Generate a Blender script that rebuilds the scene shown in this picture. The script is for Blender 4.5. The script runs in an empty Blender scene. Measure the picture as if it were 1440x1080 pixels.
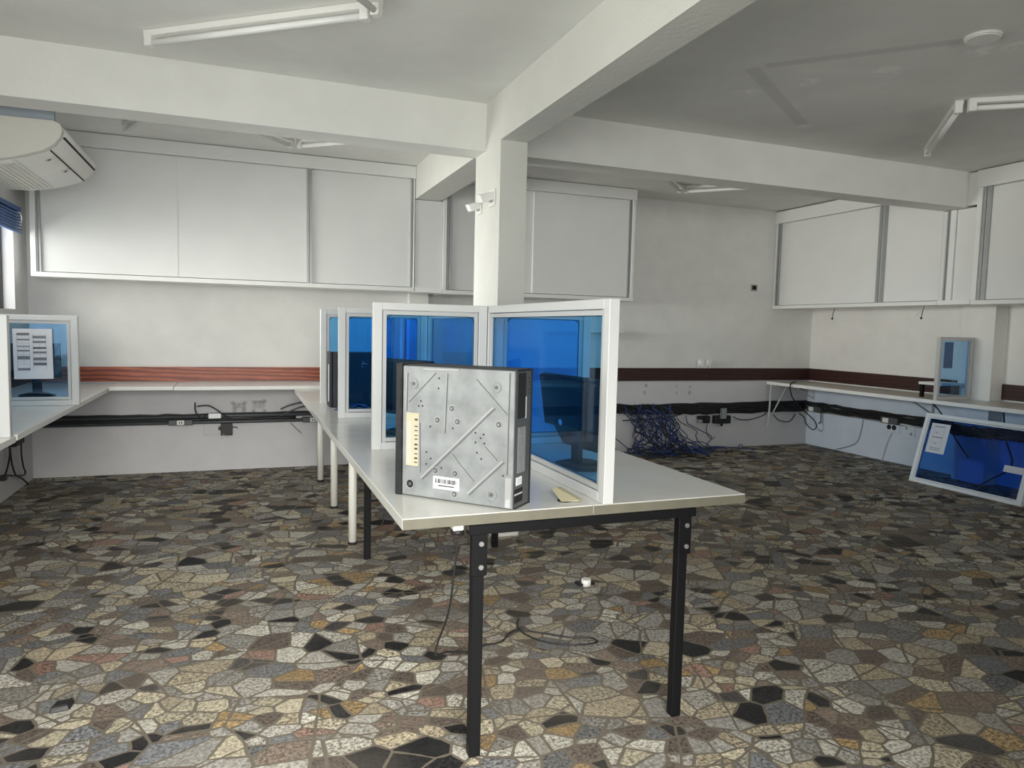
import bpy, bmesh, math, random
from mathutils import Vector, Matrix

# ------------------------------------------------------------------ camera, sky, lights, exposure
scene = bpy.context.scene
col = scene.collection
W, H = 1440, 1080
FPX = 1004.9
YAW, PITCH, ROLL, EYE = 0.36539, 0.07778, -0.023257, 1.38
cy, sy, cp, sp, cr, sr = math.cos(YAW), math.sin(YAW), math.cos(PITCH), math.sin(PITCH), math.cos(ROLL), math.sin(ROLL)
fwd = Vector((sy * cp, cy * cp, -sp)); right = Vector((cy, -sy, 0)); down = fwd.cross(right)
r2 = cr * right + sr * down; d2 = -sr * right + cr * down
cam = bpy.data.cameras.new('camera'); cam.sensor_width = 36; cam.lens = 36 * FPX / W; cam.clip_start = .02; cam.clip_end = 200
camo = bpy.data.objects.new('camera', cam); col.objects.link(camo)
m = Matrix.Identity(4)
for i in range(3):
    m[i][0] = r2[i]; m[i][1] = -d2[i]; m[i][2] = -fwd[i]
m[2][3] = EYE
camo.matrix_world = m
scene.camera = camo

world = bpy.data.worlds.new('sky'); scene.world = world; world.use_nodes = True
wn = world.node_tree.nodes['Background']
wn.inputs[0].default_value = (0.93, 0.955, 0.93, 1); wn.inputs[1].default_value = 1.9

def area(name, loc, rot, sx, sy_, power, color, spread=180):
    l = bpy.data.lights.new(name, 'AREA'); l.shape = 'RECTANGLE'; l.size = sx; l.size_y = sy_
    l.energy = power; l.color = color; l.spread = math.radians(spread)
    o = bpy.data.objects.new(name, l); col.objects.link(o); o.location = loc; o.rotation_euler = rot
    return o
R90 = math.pi / 2
# daylight coming in at the openings of the left wall and the shop front behind the camera, plus an added fill
area('daylight_window_side', (-2.0, 1.7, 1.6), (0, -math.radians(88), 0), 1.3, 4.0, 29, (1.0, 0.975, 0.89), 115)
area('daylight_window_rear', (-2.45, 5.6, 1.95), (0, -math.radians(86), 0), 1.0, 2.2, 50, (1.0, 0.985, 0.93), 150)
area('daylight_window_rear_level', (-2.0, 5.65, 1.85), (0, -R90, 0), .75, 1.3, 31, (1.0, 0.98, 0.92), 62)
area('daylight_shop_front', (-.3, -1.6, 1.35), (R90 - .06, 0, 0), 2.0, 2.2, 48, (1.0, 0.99, 0.955), 130)
area('daylight_shop_front_high', (-.3, -1.6, 1.6), (R90 - .5, 0, -.12), 2.0, 2.0, 62, (1.0, 0.97, 0.91), 60)
area('added_fill_transom', (4.6, -1.6, 1.9), (R90, 0, 0), 2.5, .85, 5.2, (1.0, 0.985, 0.95), 45)  # unseen fill lamp added to brighten the right bay

vs = scene.view_settings
vs.view_transform = 'Standard'; vs.look = 'None'; vs.exposure = 0.0; vs.gamma = 1.0; vs.use_curve_mapping = False
scene.cycles.use_denoising = True
scene.cycles.max_bounces = 14; scene.cycles.diffuse_bounces = 6; scene.cycles.transparent_max_bounces = 24

# ------------------------------------------------------------------ materials
def nmat(name):
    ma = bpy.data.materials.new(name); ma.use_nodes = True
    nt = ma.node_tree; b = nt.nodes['Principled BSDF']
    return ma, nt, b
def simple(name, c, rough=.5, metal=0, var=0, scale=8, bump=0, bscale=60, spec=.5):
    ma, nt, b = nmat(name)
    b.inputs['Base Color'].default_value = (*c, 1); b.inputs['Roughness'].default_value = rough
    b.inputs['Metallic'].default_value = metal; b.inputs['Specular IOR Level'].default_value = spec
    tc = nt.nodes.new('ShaderNodeTexCoord')
    if var:
        n = nt.nodes.new('ShaderNodeTexNoise'); n.inputs['Scale'].default_value = scale; n.inputs['Detail'].default_value = 6
        nt.links.new(tc.outputs['Object'], n.inputs['Vector'])
        r = nt.nodes.new('ShaderNodeMapRange'); r.inputs[1].default_value = .3; r.inputs[2].default_value = .7
        r.inputs[3].default_value = 1 - var; r.inputs[4].default_value = 1 + var * .4
        nt.links.new(n.outputs['Fac'], r.inputs[0])
        mx = nt.nodes.new('ShaderNodeVectorMath'); mx.operation = 'SCALE'; mx.inputs[0].default_value = c
        nt.links.new(r.outputs[0], mx.inputs['Scale']); nt.links.new(mx.outputs[0], b.inputs['Base Color'])
    if bump:
        n2 = nt.nodes.new('ShaderNodeTexNoise'); n2.inputs['Scale'].default_value = bscale; n2.inputs['Detail'].default_value = 4
        nt.links.new(tc.outputs['Object'], n2.inputs['Vector'])
        bp = nt.nodes.new('ShaderNodeBump'); bp.inputs['Strength'].default_value = bump; bp.inputs['Distance'].default_value = .01
        nt.links.new(n2.outputs['Fac'], bp.inputs['Height']); nt.links.new(bp.outputs[0], b.inputs['Normal'])
    return ma
def math_node(nt, op, a, b=None, c=None):
    n = nt.nodes.new('ShaderNodeMath'); n.operation = op
    for i, v in enumerate((a, b, c)):
        if v is None: continue
        if isinstance(v, (int, float)): n.inputs[i].default_value = v
        else: nt.links.new(v, n.inputs[i])
    return n.outputs[0]
def map_range(nt, v, a, b, c, d):
    n = nt.nodes.new('ShaderNodeMapRange'); nt.links.new(v, n.inputs[0])
    for i, x in enumerate((a, b, c, d)): n.inputs[i + 1].default_value = x
    return n.outputs[0]
def mix_color(nt, fac, a, b, mode='MIX'):
    n = nt.nodes.new('ShaderNodeMix'); n.data_type = 'RGBA'; n.blend_type = mode
    for s, v in ((n.inputs[0], fac), (n.inputs[6], a), (n.inputs[7], b)):
        if isinstance(v, (int, float)): s.default_value = v
        elif isinstance(v, tuple): s.default_value = (*v, 1)
        else: nt.links.new(v, s)
    return n.outputs[2]
def noise(nt, vec, scale, detail=4, rough=.5):
    n = nt.nodes.new('ShaderNodeTexNoise'); n.inputs['Scale'].default_value = scale
    n.inputs['Detail'].default_value = detail; n.inputs['Roughness'].default_value = rough
    nt.links.new(vec, n.inputs['Vector']); return n.outputs['Fac']

def floor_material():
    ma, nt, b = nmat('granite_mosaic')
    tc = nt.nodes.new('ShaderNodeTexCoord'); O = tc.outputs['Object']
    # stones of uneven size: a slow warp of the cell pattern
    wn_ = nt.nodes.new('ShaderNodeTexNoise'); wn_.inputs['Scale'].default_value = 1.7; wn_.inputs['Detail'].default_value = 1; nt.links.new(O, wn_.inputs['Vector'])
    w1_ = nt.nodes.new('ShaderNodeVectorMath'); w1_.operation = 'SUBTRACT'; nt.links.new(wn_.outputs['Color'], w1_.inputs[0]); w1_.inputs[1].default_value = (.5, .5, .5)
    w2_ = nt.nodes.new('ShaderNodeVectorMath'); w2_.operation = 'SCALE'; nt.links.new(w1_.outputs[0], w2_.inputs[0]); w2_.inputs['Scale'].default_value = .16
    w3_ = nt.nodes.new('ShaderNodeVectorMath'); w3_.operation = 'ADD'; nt.links.new(O, w3_.inputs[0]); nt.links.new(w2_.outputs[0], w3_.inputs[1])
    mp = nt.nodes.new('ShaderNodeMapping'); nt.links.new(w3_.outputs[0], mp.inputs[0])
    mp.inputs['Rotation'].default_value = (0, 0, .5); mp.inputs['Scale'].default_value = (1, 1.2, 0)
    v = mp.outputs[0]
    def vor(feature, scale):
        n = nt.nodes.new('ShaderNodeTexVoronoi'); n.voronoi_dimensions = '2D'; n.feature = feature
        n.inputs['Scale'].default_value = scale; n.inputs['Randomness'].default_value = 1.0
        nt.links.new(v, n.inputs['Vector']); return n
    # patches laid in large stones beside patches laid in small ones
    big, big_e, sml, sml_e, pat, pat_e = vor('F1', 7.2), vor('DISTANCE_TO_EDGE', 7.2), vor('F1', 11.0), vor('DISTANCE_TO_EDGE', 11.0), vor('F1', 3.1), vor('DISTANCE_TO_EDGE', 3.1)
    ps = nt.nodes.new('ShaderNodeSeparateColor'); nt.links.new(pat.outputs['Color'], ps.inputs[0])
    pick = math_node(nt, 'GREATER_THAN', ps.outputs[0], .42)
    cellc = mix_color(nt, pick, big.outputs['Color'], sml.outputs['Color'])
    e1 = math_node(nt, 'MULTIPLY', big_e.outputs['Distance'], 1 / 7.2); e2 = math_node(nt, 'MULTIPLY', sml_e.outputs['Distance'], 1 / 11.0)
    ee = math_node(nt, 'MULTIPLY_ADD', math_node(nt, 'SUBTRACT', e2, e1), pick, e1)
    edge = math_node(nt, 'MULTIPLY', math_node(nt, 'MINIMUM', ee, math_node(nt, 'MULTIPLY', pat_e.outputs['Distance'], 1 / 3.1)), 9.0)
    sep = nt.nodes.new('ShaderNodeSeparateColor'); nt.links.new(cellc, sep.inputs[0])
    ramp = nt.nodes.new('ShaderNodeValToRGB'); ramp.color_ramp.interpolation = 'CONSTANT'
    cols = [(0, (.62, .55, .41)), (.12, (.030, .030, .032)), (.205, (.40, .38, .345)), (.31, (.27, .21, .17)), (.38, (.70, .67, .58)),
            (.48, (.23, .235, .245)), (.58, (.54, .46, .33)), (.67, (.47, .325, .165)), (.71, (.17, .135, .115)), (.78, (.56, .53, .47)), (.88, (.36, .345, .32)), (.955, (.075, .07, .072)), (.975, (.40, .25, .20))]
    e = ramp.color_ramp.elements
    e[0].position = 0; e[0].color = (*cols[0][1], 1); e[1].position = cols[1][0]; e[1].color = (*cols[1][1], 1)
    for p, c in cols[2:]:
        x = e.new(p); x.color = (*c, 1)
    nt.links.new(sep.outputs[0], ramp.inputs[0])
    # crystals of the granite
    g1 = noise(nt, O, 78, 4, .75)
    spk = map_range(nt, g1, .40, .58, .15, 1.5)
    amount = map_range(nt, sep.outputs[2], 0, 1, .45, 1.0)
    spk = math_node(nt, 'MULTIPLY_ADD', math_node(nt, 'SUBTRACT', spk, 1.0), amount, 1.0)
    g2 = noise(nt, O, 38, 3, .6)
    spk2 = map_range(nt, g2, .3, .7, .8, 1.2)
    k = math_node(nt, 'MULTIPLY', spk, spk2)
    tint = map_range(nt, sep.outputs[1], 0, 1, .75, 1.15)
    k = math_node(nt, 'MULTIPLY', k, tint)
    vm = nt.nodes.new('ShaderNodeVectorMath'); vm.operation = 'SCALE'
    k = math_node(nt, 'MULTIPLY', k, .74)
    nt.links.new(ramp.outputs[0], vm.inputs[0]); nt.links.new(k, vm.inputs['Scale'])
    wob = noise(nt, O, 22, 3)
    ed = math_node(nt, 'ADD', edge, map_range(nt, wob, .3, .7, -.022, .022))
    groutm = map_range(nt, ed, .040, .060, 1, 0)
    gn = noise(nt, O, 60, 4)
    grc = mix_color(nt, gn, (.112, .095, .075), (.18, .155, .122))
    c = mix_color(nt, groutm, vm.outputs[0], grc)
    # dust dulling the floor in worn areas
    dn = map_range(nt, noise(nt, O, 1.3, 5), .42, .7, 0, .42)
    c = mix_color(nt, dn, c, (.185, .16, .13))
    nt.links.new(c, b.inputs['Base Color'])
    rg = map_range(nt, noise(nt, O, 3.0, 5), .3, .7, .5, .72)
    rg = math_node(nt, 'ADD', rg, math_node(nt, 'MULTIPLY', groutm, .2))
    nt.links.new(rg, b.inputs['Roughness']); b.inputs['Specular IOR Level'].default_value = .2
    bp = nt.nodes.new('ShaderNodeBump'); bp.inputs['Strength'].default_value = .25; bp.inputs['Distance'].default_value = .004
    nt.links.new(math_node(nt, 'SUBTRACT', 1.0, groutm), bp.inputs['Height']); nt.links.new(bp.outputs[0], b.inputs['Normal'])
    return ma

def ceiling_material():
    ma, nt, b = nmat('ceiling_paint')
    tc = nt.nodes.new('ShaderNodeTexCoord'); P = tc.outputs['Object']
    sx = nt.nodes.new('ShaderNodeSeparateXYZ'); nt.links.new(P, sx.inputs[0])
    base = (.80, .795, .765)
    blotch = map_range(nt, noise(nt, P, 2.2, 6, .6), .3, .7, .93, 1.03)
    vm = nt.nodes.new('ShaderNodeVectorMath'); vm.operation = 'SCALE'; vm.inputs[0].default_value = base
    nt.links.new(blotch, vm.inputs['Scale']); c = vm.outputs[0]
    # ghost marks of removed battens and white filler patches
    def seg(a, bb, hw):
        ax, ay = a; dx, dy = bb[0] - ax, bb[1] - ay; L = math.hypot(dx, dy); dx /= L; dy /= L
        px = math_node(nt, 'SUBTRACT', sx.outputs[0], ax); py = math_node(nt, 'SUBTRACT', sx.outputs[1], ay)
        t = math_node(nt, 'ADD', math_node(nt, 'MULTIPLY', px, dx), math_node(nt, 'MULTIPLY', py, dy))
        d = math_node(nt, 'ABSOLUTE', math_node(nt, 'SUBTRACT', math_node(nt, 'MULTIPLY', px, dy), math_node(nt, 'MULTIPLY', py, dx)))
        mm = map_range(nt, d, hw * .6, hw, 1, 0)
        tt = math_node(nt, 'MULTIPLY', map_range(nt, t, 0, .03, 0, 1), map_range(nt, t, L - .03, L, 1, 0))
        return math_node(nt, 'MULTIPLY', mm, tt)
    for a, bb, hw in (((2.69, 3.40), (3.76, 4.15), .05), ((2.74, 3.36), (3.42, 2.66), .045)):
        c = mix_color(nt, math_node(nt, 'MULTIPLY', seg(a, bb, hw), .32), c, (.45, .44, .42))
    ragged = map_range(nt, noise(nt, P, 14, 5, .7), .44, .56, 0, 1)
    for (x, y, r) in ((3.79, 4.177, .07), (2.95, 3.75, .10), (3.13, 3.45, .10), (3.42, 3.13, .12), (3.62, 2.72, .10), (3.70, 2.60, .09)):
        d = math_node(nt, 'SQRT', math_node(nt, 'ADD', math_node(nt, 'POWER', math_node(nt, 'ABSOLUTE', math_node(nt, 'SUBTRACT', sx.outputs[0], x)), 2),
                                           math_node(nt, 'POWER', math_node(nt, 'ABSOLUTE', math_node(nt, 'SUBTRACT', sx.outputs[1], y)), 2)))
        mk = math_node(nt, 'MULTIPLY', map_range(nt, d, r * .3, r, 1, 0), ragged)
        c = mix_color(nt, math_node(nt, 'MULTIPLY', mk, .7), c, (.97, .96, .93))
    nt.links.new(c, b.inputs['Base Color']); b.inputs['Roughness'].default_value = .85; b.inputs['Specular IOR Level'].default_value = .2
    bp = nt.nodes.new('ShaderNodeBump'); bp.inputs['Strength'].default_value = .12; bp.inputs['Distance'].default_value = .01
    nt.links.new(noise(nt, P, 35, 5), bp.inputs['Height']); nt.links.new(bp.outputs[0], b.inputs['Normal'])
    return ma

def wall_material(name, base, lower=None, zsplit=.83, stains=()):
    ma, nt, b = nmat(name)
    tc = nt.nodes.new('ShaderNodeTexCoord'); P = tc.outputs['Object']
    sx = nt.nodes.new('ShaderNodeSeparateXYZ'); nt.links.new(P, sx.inputs[0])
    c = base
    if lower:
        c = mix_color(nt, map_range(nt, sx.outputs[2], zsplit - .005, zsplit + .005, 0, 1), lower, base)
    k = map_range(nt, noise(nt, P, 3.5, 6, .65), .3, .72, .93, 1.03)
    vm = nt.nodes.new('ShaderNodeVectorMath'); vm.operation = 'SCALE'
    if isinstance(c, tuple): vm.inputs[0].default_value = c
    else: nt.links.new(c, vm.inputs[0])
    nt.links.new(k, vm.inputs['Scale']); c = vm.outputs[0]
    rag = noise(nt, P, 30, 5, .7)
    for (x0, x1, z0, z1, sc_, amt) in stains:      # marks left by things that were screwed here
        def band(v, a, bb):
            s_ = .012
            return math_node(nt, 'MULTIPLY', map_range(nt, v, a - s_, a + s_, 0, 1), map_range(nt, v, bb - s_, bb + s_, 1, 0))
        mk = math_node(nt, 'MULTIPLY', band(sx.outputs[0], x0, x1), band(sx.outputs[2], z0, z1))
        mk = math_node(nt, 'MULTIPLY', mk, map_range(nt, rag, .35, .6, .4, 1))
        c = mix_color(nt, math_node(nt, 'MULTIPLY', mk, amt), c, sc_)
    nt.links.new(c, b.inputs['Base Color']); b.inputs['Roughness'].default_value = .7; b.inputs['Specular IOR Level'].default_value = .3
    bp = nt.nodes.new('ShaderNodeBump'); bp.inputs['Strength'].default_value = .15; bp.inputs['Distance'].default_value = .008
    nt.links.new(noise(nt, P, 28, 5), bp.inputs['Height']); nt.links.new(bp.outputs[0], b.inputs['Normal'])
    return ma

def wood_material(name, c1, c2, rough=.4):
    ma, nt, b = nmat(name)
    tc = nt.nodes.new('ShaderNodeTexCoord')
    mp = nt.nodes.new('ShaderNodeMapping'); nt.links.new(tc.outputs['Object'], mp.inputs[0])
    mp.inputs['Rotation'].default_value = (0, -.16, 0); mp.inputs['Scale'].default_value = (3.2, 3.2, 15)
    wv = nt.nodes.new('ShaderNodeTexWave'); wv.wave_type = 'BANDS'; wv.bands_direction = 'Z'
    wv.inputs['Scale'].default_value = .55; wv.inputs['Distortion'].default_value = 7; wv.inputs['Detail'].default_value = 4; wv.inputs['Detail Scale'].default_value = .8
    nt.links.new(mp.outputs[0], wv.inputs['Vector'])
    f = map_range(nt, wv.outputs['Fac'], .1, .8, 0, 1)
    f2 = math_node(nt, 'MULTIPLY', f, map_range(nt, noise(nt, mp.outputs[0], 3, 5), .3, .7, .5, 1))
    c = mix_color(nt, f2, c2, c1)
    nt.links.new(c, b.inputs['Base Color']); b.inputs['Roughness'].default_value = rough
    return ma

def glass_material(name, tint, refl=1.0, film=None):
    ma = bpy.data.materials.new(name); ma.use_nodes = True; nt = ma.node_tree
    for n in list(nt.nodes):
        if n.type != 'OUTPUT_MATERIAL': nt.nodes.remove(n)
    out = nt.nodes['Material Output']
    tr = nt.nodes.new('ShaderNodeBsdfTransparent'); tr.inputs[0].default_value = (*[math.sqrt(x) for x in tint], 1)
    gl = nt.nodes.new('ShaderNodeBsdfGlossy'); gl.inputs[0].default_value = (1, 1, 1, 1); gl.inputs['Roughness'].default_value = .015
    lw = nt.nodes.new('ShaderNodeLayerWeight'); lw.inputs[0].default_value = .5
    f = math_node(nt, 'POWER', lw.outputs['Facing'], 4.0)
    f = math_node(nt, 'MULTIPLY_ADD', f, .6 * refl, .035 * refl)
    mx = nt.nodes.new('ShaderNodeMixShader'); nt.links.new(f, mx.inputs[0]); nt.links.new(tr.outputs[0], mx.inputs[1]); nt.links.new(gl.outputs[0], mx.inputs[2])
    res = mx.outputs[0]
    if film:      # a milky blue film stuck on the pane scatters the daylight
        di = nt.nodes.new('ShaderNodeBsdfDiffuse'); di.inputs[0].default_value = (*film[0], 1)
        m2 = nt.nodes.new('ShaderNodeMixShader'); m2.inputs[0].default_value = film[1]
        nt.links.new(res, m2.inputs[1]); nt.links.new(di.outputs[0], m2.inputs[2]); res = m2.outputs[0]
    nt.links.new(res, out.inputs['Surface'])
    return ma

M = {}
M['floor'] = floor_material()
M['ceiling'] = ceiling_material()
STN = ((-.06, .05, .575, .625, (.28, .25, .24), .8), (-.06, -.03, .535, .585, (.26, .23, .22), .8), (.02, .05, .535, .585, (.26, .23, .22), .8), (-.075, -.045, .61, .64, (.2, .18, .17), .8), (.03, .06, .61, .64, (.2, .18, .17), .8),
       (.115, .225, .57, .64, (.40, .37, .35), .75), (.105, .235, .628, .64, (.2, .18, .17), .8), (.11, .135, .535, .558, (.12, .1, .1), .9), (.205, .23, .535, .558, (.12, .1, .1), .9), (.205, .23, .635, .655, (.12, .1, .1), .9),
       (4.36, 4.385, .745, .775, (.1, .1, .1), .9), (4.345, 4.365, .66, .70, (.1, .1, .1), .8), (4.78, 4.797, .735, .76, (.12, .12, .12), .9), (4.78, 4.797, .65, .69, (.12, .12, .12), .7),
       (4.965, 4.98, .73, .755, (.12, .12, .12), .9), (4.955, 4.98, .65, .69, (.12, .12, .12), .9), (5.2, 5.7, .80, .82, (.3, .28, .26), .5),
       (-1.35, -1.31, .58, .67, (.45, .43, .42), .5))
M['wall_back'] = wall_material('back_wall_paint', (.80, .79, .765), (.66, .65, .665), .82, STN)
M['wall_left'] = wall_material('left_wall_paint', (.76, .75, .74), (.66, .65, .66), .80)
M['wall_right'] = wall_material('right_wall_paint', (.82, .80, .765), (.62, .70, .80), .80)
M['white_paint'] = simple('white_paint', (.82, .815, .78), .7, var=.05, scale=4, bump=.12, bscale=30, spec=.3)
M['column_paint'] = simple('column_paint', (.69, .685, .64), .65, var=.04, scale=5, bump=.2, bscale=40, spec=.3)
M['plate_paint'] = simple('painted_plate', (.63, .62, .635), .7)
M['laminate'] = simple('white_laminate', (.80, .80, .785), .42, var=.03, scale=3)
M['board'] = simple('white_board', (.84, .84, .82), .4)
M['table_top'] = simple('ivory_laminate', (.57, .562, .53), .22, var=.05, scale=6)
M['table_edge'] = simple('worn_edge_band', (.155, .145, .11), .5, var=.12, scale=14)
M['counter_top'] = simple('counter_laminate', (.80, .79, .76), .3, var=.04, scale=6)
M['counter_dusty'] = simple('dusty_counter_laminate', (.62, .57, .49), .3, var=.1, scale=6)
M['alu_white'] = simple('white_enamelled_aluminium', (.56, .565, .565), .3)
M['alu_bead'] = simple('aluminium_bead', (.47, .475, .48), .35)
M['alu_grey'] = simple('grey_aluminium', (.42, .43, .43), .35, metal=.5)
M['dark_gap'] = simple('black_track', (.03, .03, .035), .6)
M['black_metal'] = simple('black_enamel', (.006, .006, .007), .5, spec=.2)
M['bolt'] = simple('zinc_bolt', (.5, .5, .5), .35, metal=.8)
M['white_tube'] = simple('ivory_enamel', (.84, .83, .76), .3)
M['rubber'] = simple('black_rubber', (.015, .015, .016), .7)
M['blue_glass'] = glass_material('blue_tinted_glass', (.19, .57, .99), .5)
M['deep_glass'] = glass_material('deep_blue_glass', (.085, .29, .74), .45)
M['strut'] = simple('pale_painted_steel', (.62, .63, .63), .45)
M['plate_blue'] = simple('painted_socket_plate', (.60, .67, .76), .6)
M['paper_bright'] = simple('bright_paper', (.86, .86, .85), .8)
M['film_glass'] = glass_material('filmed_blue_glass', (.20, .60, .98), .5, ((.26, .56, .98), .34))
M['pale_glass'] = glass_material('pale_blue_glass', (.36, .62, .90))
M['clear_glass'] = glass_material('clear_glass', (.93, .95, .95))
M['red_wood'] = wood_material('reddish_wood', (.46, .115, .048), (.17, .033, .016))
M['dark_wood'] = wood_material('dark_brown_wood', (.060, .020, .014), (.03, .010, .008))
M['galvanised'] = simple('galvanised_steel', (.25, .262, .268), .45, metal=.3, var=.28, scale=14)
M['galv_edge'] = simple('pressed_steel_rib', (.33, .34, .34), .34, metal=.3)
M['steel_dark'] = simple('grey_steel', (.085, .09, .092), .4, metal=.2)
M['pc_black'] = simple('black_plastic', (.014, .015, .017), .5, spec=.3)
M['pc_deep'] = simple('black_void', (.005, .005, .006), .8)
M['pc_navy'] = simple('charcoal_case', (.016, .018, .025), .4)
M['screen'] = simple('monitor_screen', (.012, .014, .02), .12)
M['silver'] = simple('silver_plastic', (.5, .52, .54), .35)
M['cream'] = simple('cream_sticker', (.42, .385, .27), .6)
M['paper'] = simple('paper_white', (.70, .71, .75), .8)
M['ink'] = simple('grey_print', (.20, .21, .25), .8)
M['ink_soft'] = simple('pale_grey_print', (.5, .51, .55), .8)
M['ink_dark'] = simple('black_print', (.04, .04, .04), .8)
M['bond'] = simple('blue_print', (.09, .15, .30), .8)
M['cable_black'] = simple('black_cable', (.012, .012, .013), .5)
M['cable_blue'] = simple('blue_network_cable', (.014, .04, .155), .5)
M['cable_white'] = simple('white_cable', (.7, .7, .68), .5)
M['conduit'] = simple('dark_steel_conduit', (.085, .093, .10), .45, var=.2, scale=6)
M['box_dark'] = simple('black_box_plastic', (.012, .012, .013), .5)
M['plastic_white'] = simple('white_plastic', (.82, .81, .78), .4)
M['ac_white'] = simple('ac_white_plastic', (.83, .82, .78), .38)
M['ac_warm'] = simple('ac_beige_plastic', (.70, .68, .62), .45)
M['lamp_tube'] = simple('fluorescent_tube_glass', (.88, .88, .86), .2)
M['blind_blue'] = simple('blue_blind_slat', (.045, .11, .30), .5)
M['blue_grey'] = simple('blue_grey_board', (.36, .41, .47), .6)
M['iron'] = simple('dark_iron_bar', (.02, .02, .022), .6)
M['beige_plastic'] = simple('beige_plastic', (.33, .30, .20), .5)
M['led'] = simple('blue_emblem', (.35, .45, .55), .3)

# ------------------------------------------------------------------ mesh helpers
class MB:
    """collects shapes (given in world or local metres; off is taken away) into one mesh object"""
    def __init__(s, off=(0, 0, 0)):
        s.bm = bmesh.new(); s.mats = []; s.off = Vector(off)
    def mi(s, mat):
        mt = M[mat] if isinstance(mat, str) else mat
        if mt not in s.mats: s.mats.append(mt)
        return s.mats.index(mt)
    def hexa(s, P, mat, bev=0, seg=1):
        k = s.mi(mat); v = [s.bm.verts.new(Vector(p) - s.off) for p in P]; fs = []
        for q in ((0, 3, 2, 1), (4, 5, 6, 7), (0, 1, 5, 4), (1, 2, 6, 5), (2, 3, 7, 6), (3, 0, 4, 7)):
            f = s.bm.faces.new([v[i] for i in q]); f.material_index = k; fs.append(f)
        if bev:
            ed = list({e for f in fs for e in f.edges})
            bmesh.ops.bevel(s.bm, geom=ed, offset=bev, segments=seg, profile=.5, affect='EDGES', clamp_overlap=True)
        return s
    def box(s, x0, x1, y0, y1, z0, z1, mat, bev=0, seg=1):
        if x0 > x1: x0, x1 = x1, x0
        if y0 > y1: y0, y1 = y1, y0
        if z0 > z1: z0, z1 = z1, z0
        return s.hexa([(x0, y0, z0), (x1, y0, z0), (x1, y1, z0), (x0, y1, z0), (x0, y0, z1), (x1, y0, z1), (x1, y1, z1), (x0, y1, z1)], mat, bev, seg)
    def bar(s, a, b, w, h, mat, up=(0, 0, 1), bev=0):
        a = Vector(a); b = Vector(b); d = (b - a).normalized(); u = Vector(up)
        x = d.cross(u).normalized() * (w / 2); z = x.cross(d).normalized() * (h / 2)
        return s.hexa([a - x - z, a + x - z, b + x - z, b - x - z, a - x + z, a + x + z, b + x + z, b - x + z], mat, bev)
    def prism(s, pts, ext, mat, smooth=False):
        k = s.mi(mat); e = Vector(ext)
        a = [s.bm.verts.new(Vector(p) - s.off) for p in pts]; b = [s.bm.verts.new(Vector(p) + e - s.off) for p in pts]
        n = len(pts)
        fs = [s.bm.faces.new(a[::-1]), s.bm.faces.new(b)]
        for i in range(n):
            f = s.bm.faces.new((a[i], a[(i + 1) % n], b[(i + 1) % n], b[i])); f.smooth = smooth; fs.append(f)
        for f in fs: f.material_index = k
        return s
    def cyl(s, a, b, r, mat, seg=18, r2=None):
        a = Vector(a); b = Vector(b); d = (b - a).normalized()
        u = d.cross(Vector((0, 0, 1)) if abs(d.z) < .9 else Vector((1, 0, 0))).normalized(); w = d.cross(u)
        r2 = r if r2 is None else r2; k = s.mi(mat); A = []; B = []
        for i in range(seg):
            t = 2 * math.pi * i / seg; o = u * math.cos(t) + w * math.sin(t)
            A.append(s.bm.verts.new(a + o * r - s.off)); B.append(s.bm.verts.new(b + o * r2 - s.off))
        fs = [s.bm.faces.new(A[::-1]), s.bm.faces.new(B)]
        for i in range(seg):
            f = s.bm.faces.new((A[i], A[(i + 1) % seg], B[(i + 1) % seg], B[i])); f.smooth = True; fs.append(f)
        for f in fs: f.material_index = k
        return s
    def tube(s, pts, r, mat, seg=8, smooth_pts=4):
        P = [Vector(p) for p in pts]
        if smooth_pts > 1 and len(P) > 2:
            Q = []
            for i in range(len(P) - 1):
                p0 = P[max(i - 1, 0)]; p1 = P[i]; p2 = P[i + 1]; p3 = P[min(i + 2, len(P) - 1)]
                for j in range(smooth_pts):
                    t = j / smooth_pts
                    Q.append(.5 * ((2 * p1) + (-p0 + p2) * t + (2 * p0 - 5 * p1 + 4 * p2 - p3) * t * t + (-p0 + 3 * p1 - 3 * p2 + p3) * t ** 3))
            Q.append(P[-1]); P = Q
        k = s.mi(mat); rings = []; u = None
        for i, p in enumerate(P):
            d = (P[min(i + 1, len(P) - 1)] - P[max(i - 1, 0)])
            if d.length < 1e-9: d = Vector((0, 0, 1))
            d.normalize()
            if u is None: u = d.cross(Vector((.3, .2, 1))).normalized()
            u = (u - d * u.dot(d))
            if u.length < 1e-6: u = d.cross(Vector((1, .3, .2)))
            u.normalize(); w = d.cross(u)
            rings.append([s.bm.verts.new(p + (u * math.cos(2 * math.pi * j / seg) + w * math.sin(2 * math.pi * j / seg)) * r - s.off) for j in range(seg)])
        fs = []
        for a, b in zip(rings, rings[1:]):
            for j in range(seg):
                f = s.bm.faces.new((a[j], a[(j + 1) % seg], b[(j + 1) % seg], b[j])); f.smooth = True; fs.append(f)
        fs.append(s.bm.faces.new(rings[0][::-1])); fs.append(s.bm.faces.new(rings[-1]))
        for f in fs: f.material_index = k
        return s
    def sphere(s, c, r, mat, sc=(1, 1, 1)):
        k = s.mi(mat)
        g = bmesh.ops.create_uvsphere(s.bm, u_segments=14, v_segments=8, radius=r)
        for v in g['verts']:
            v.co = Vector((v.co.x * sc[0], v.co.y * sc[1], v.co.z * sc[2])) + Vector(c) - s.off
            for f in v.link_faces: f.material_index = k; f.smooth = True
        return s
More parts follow.
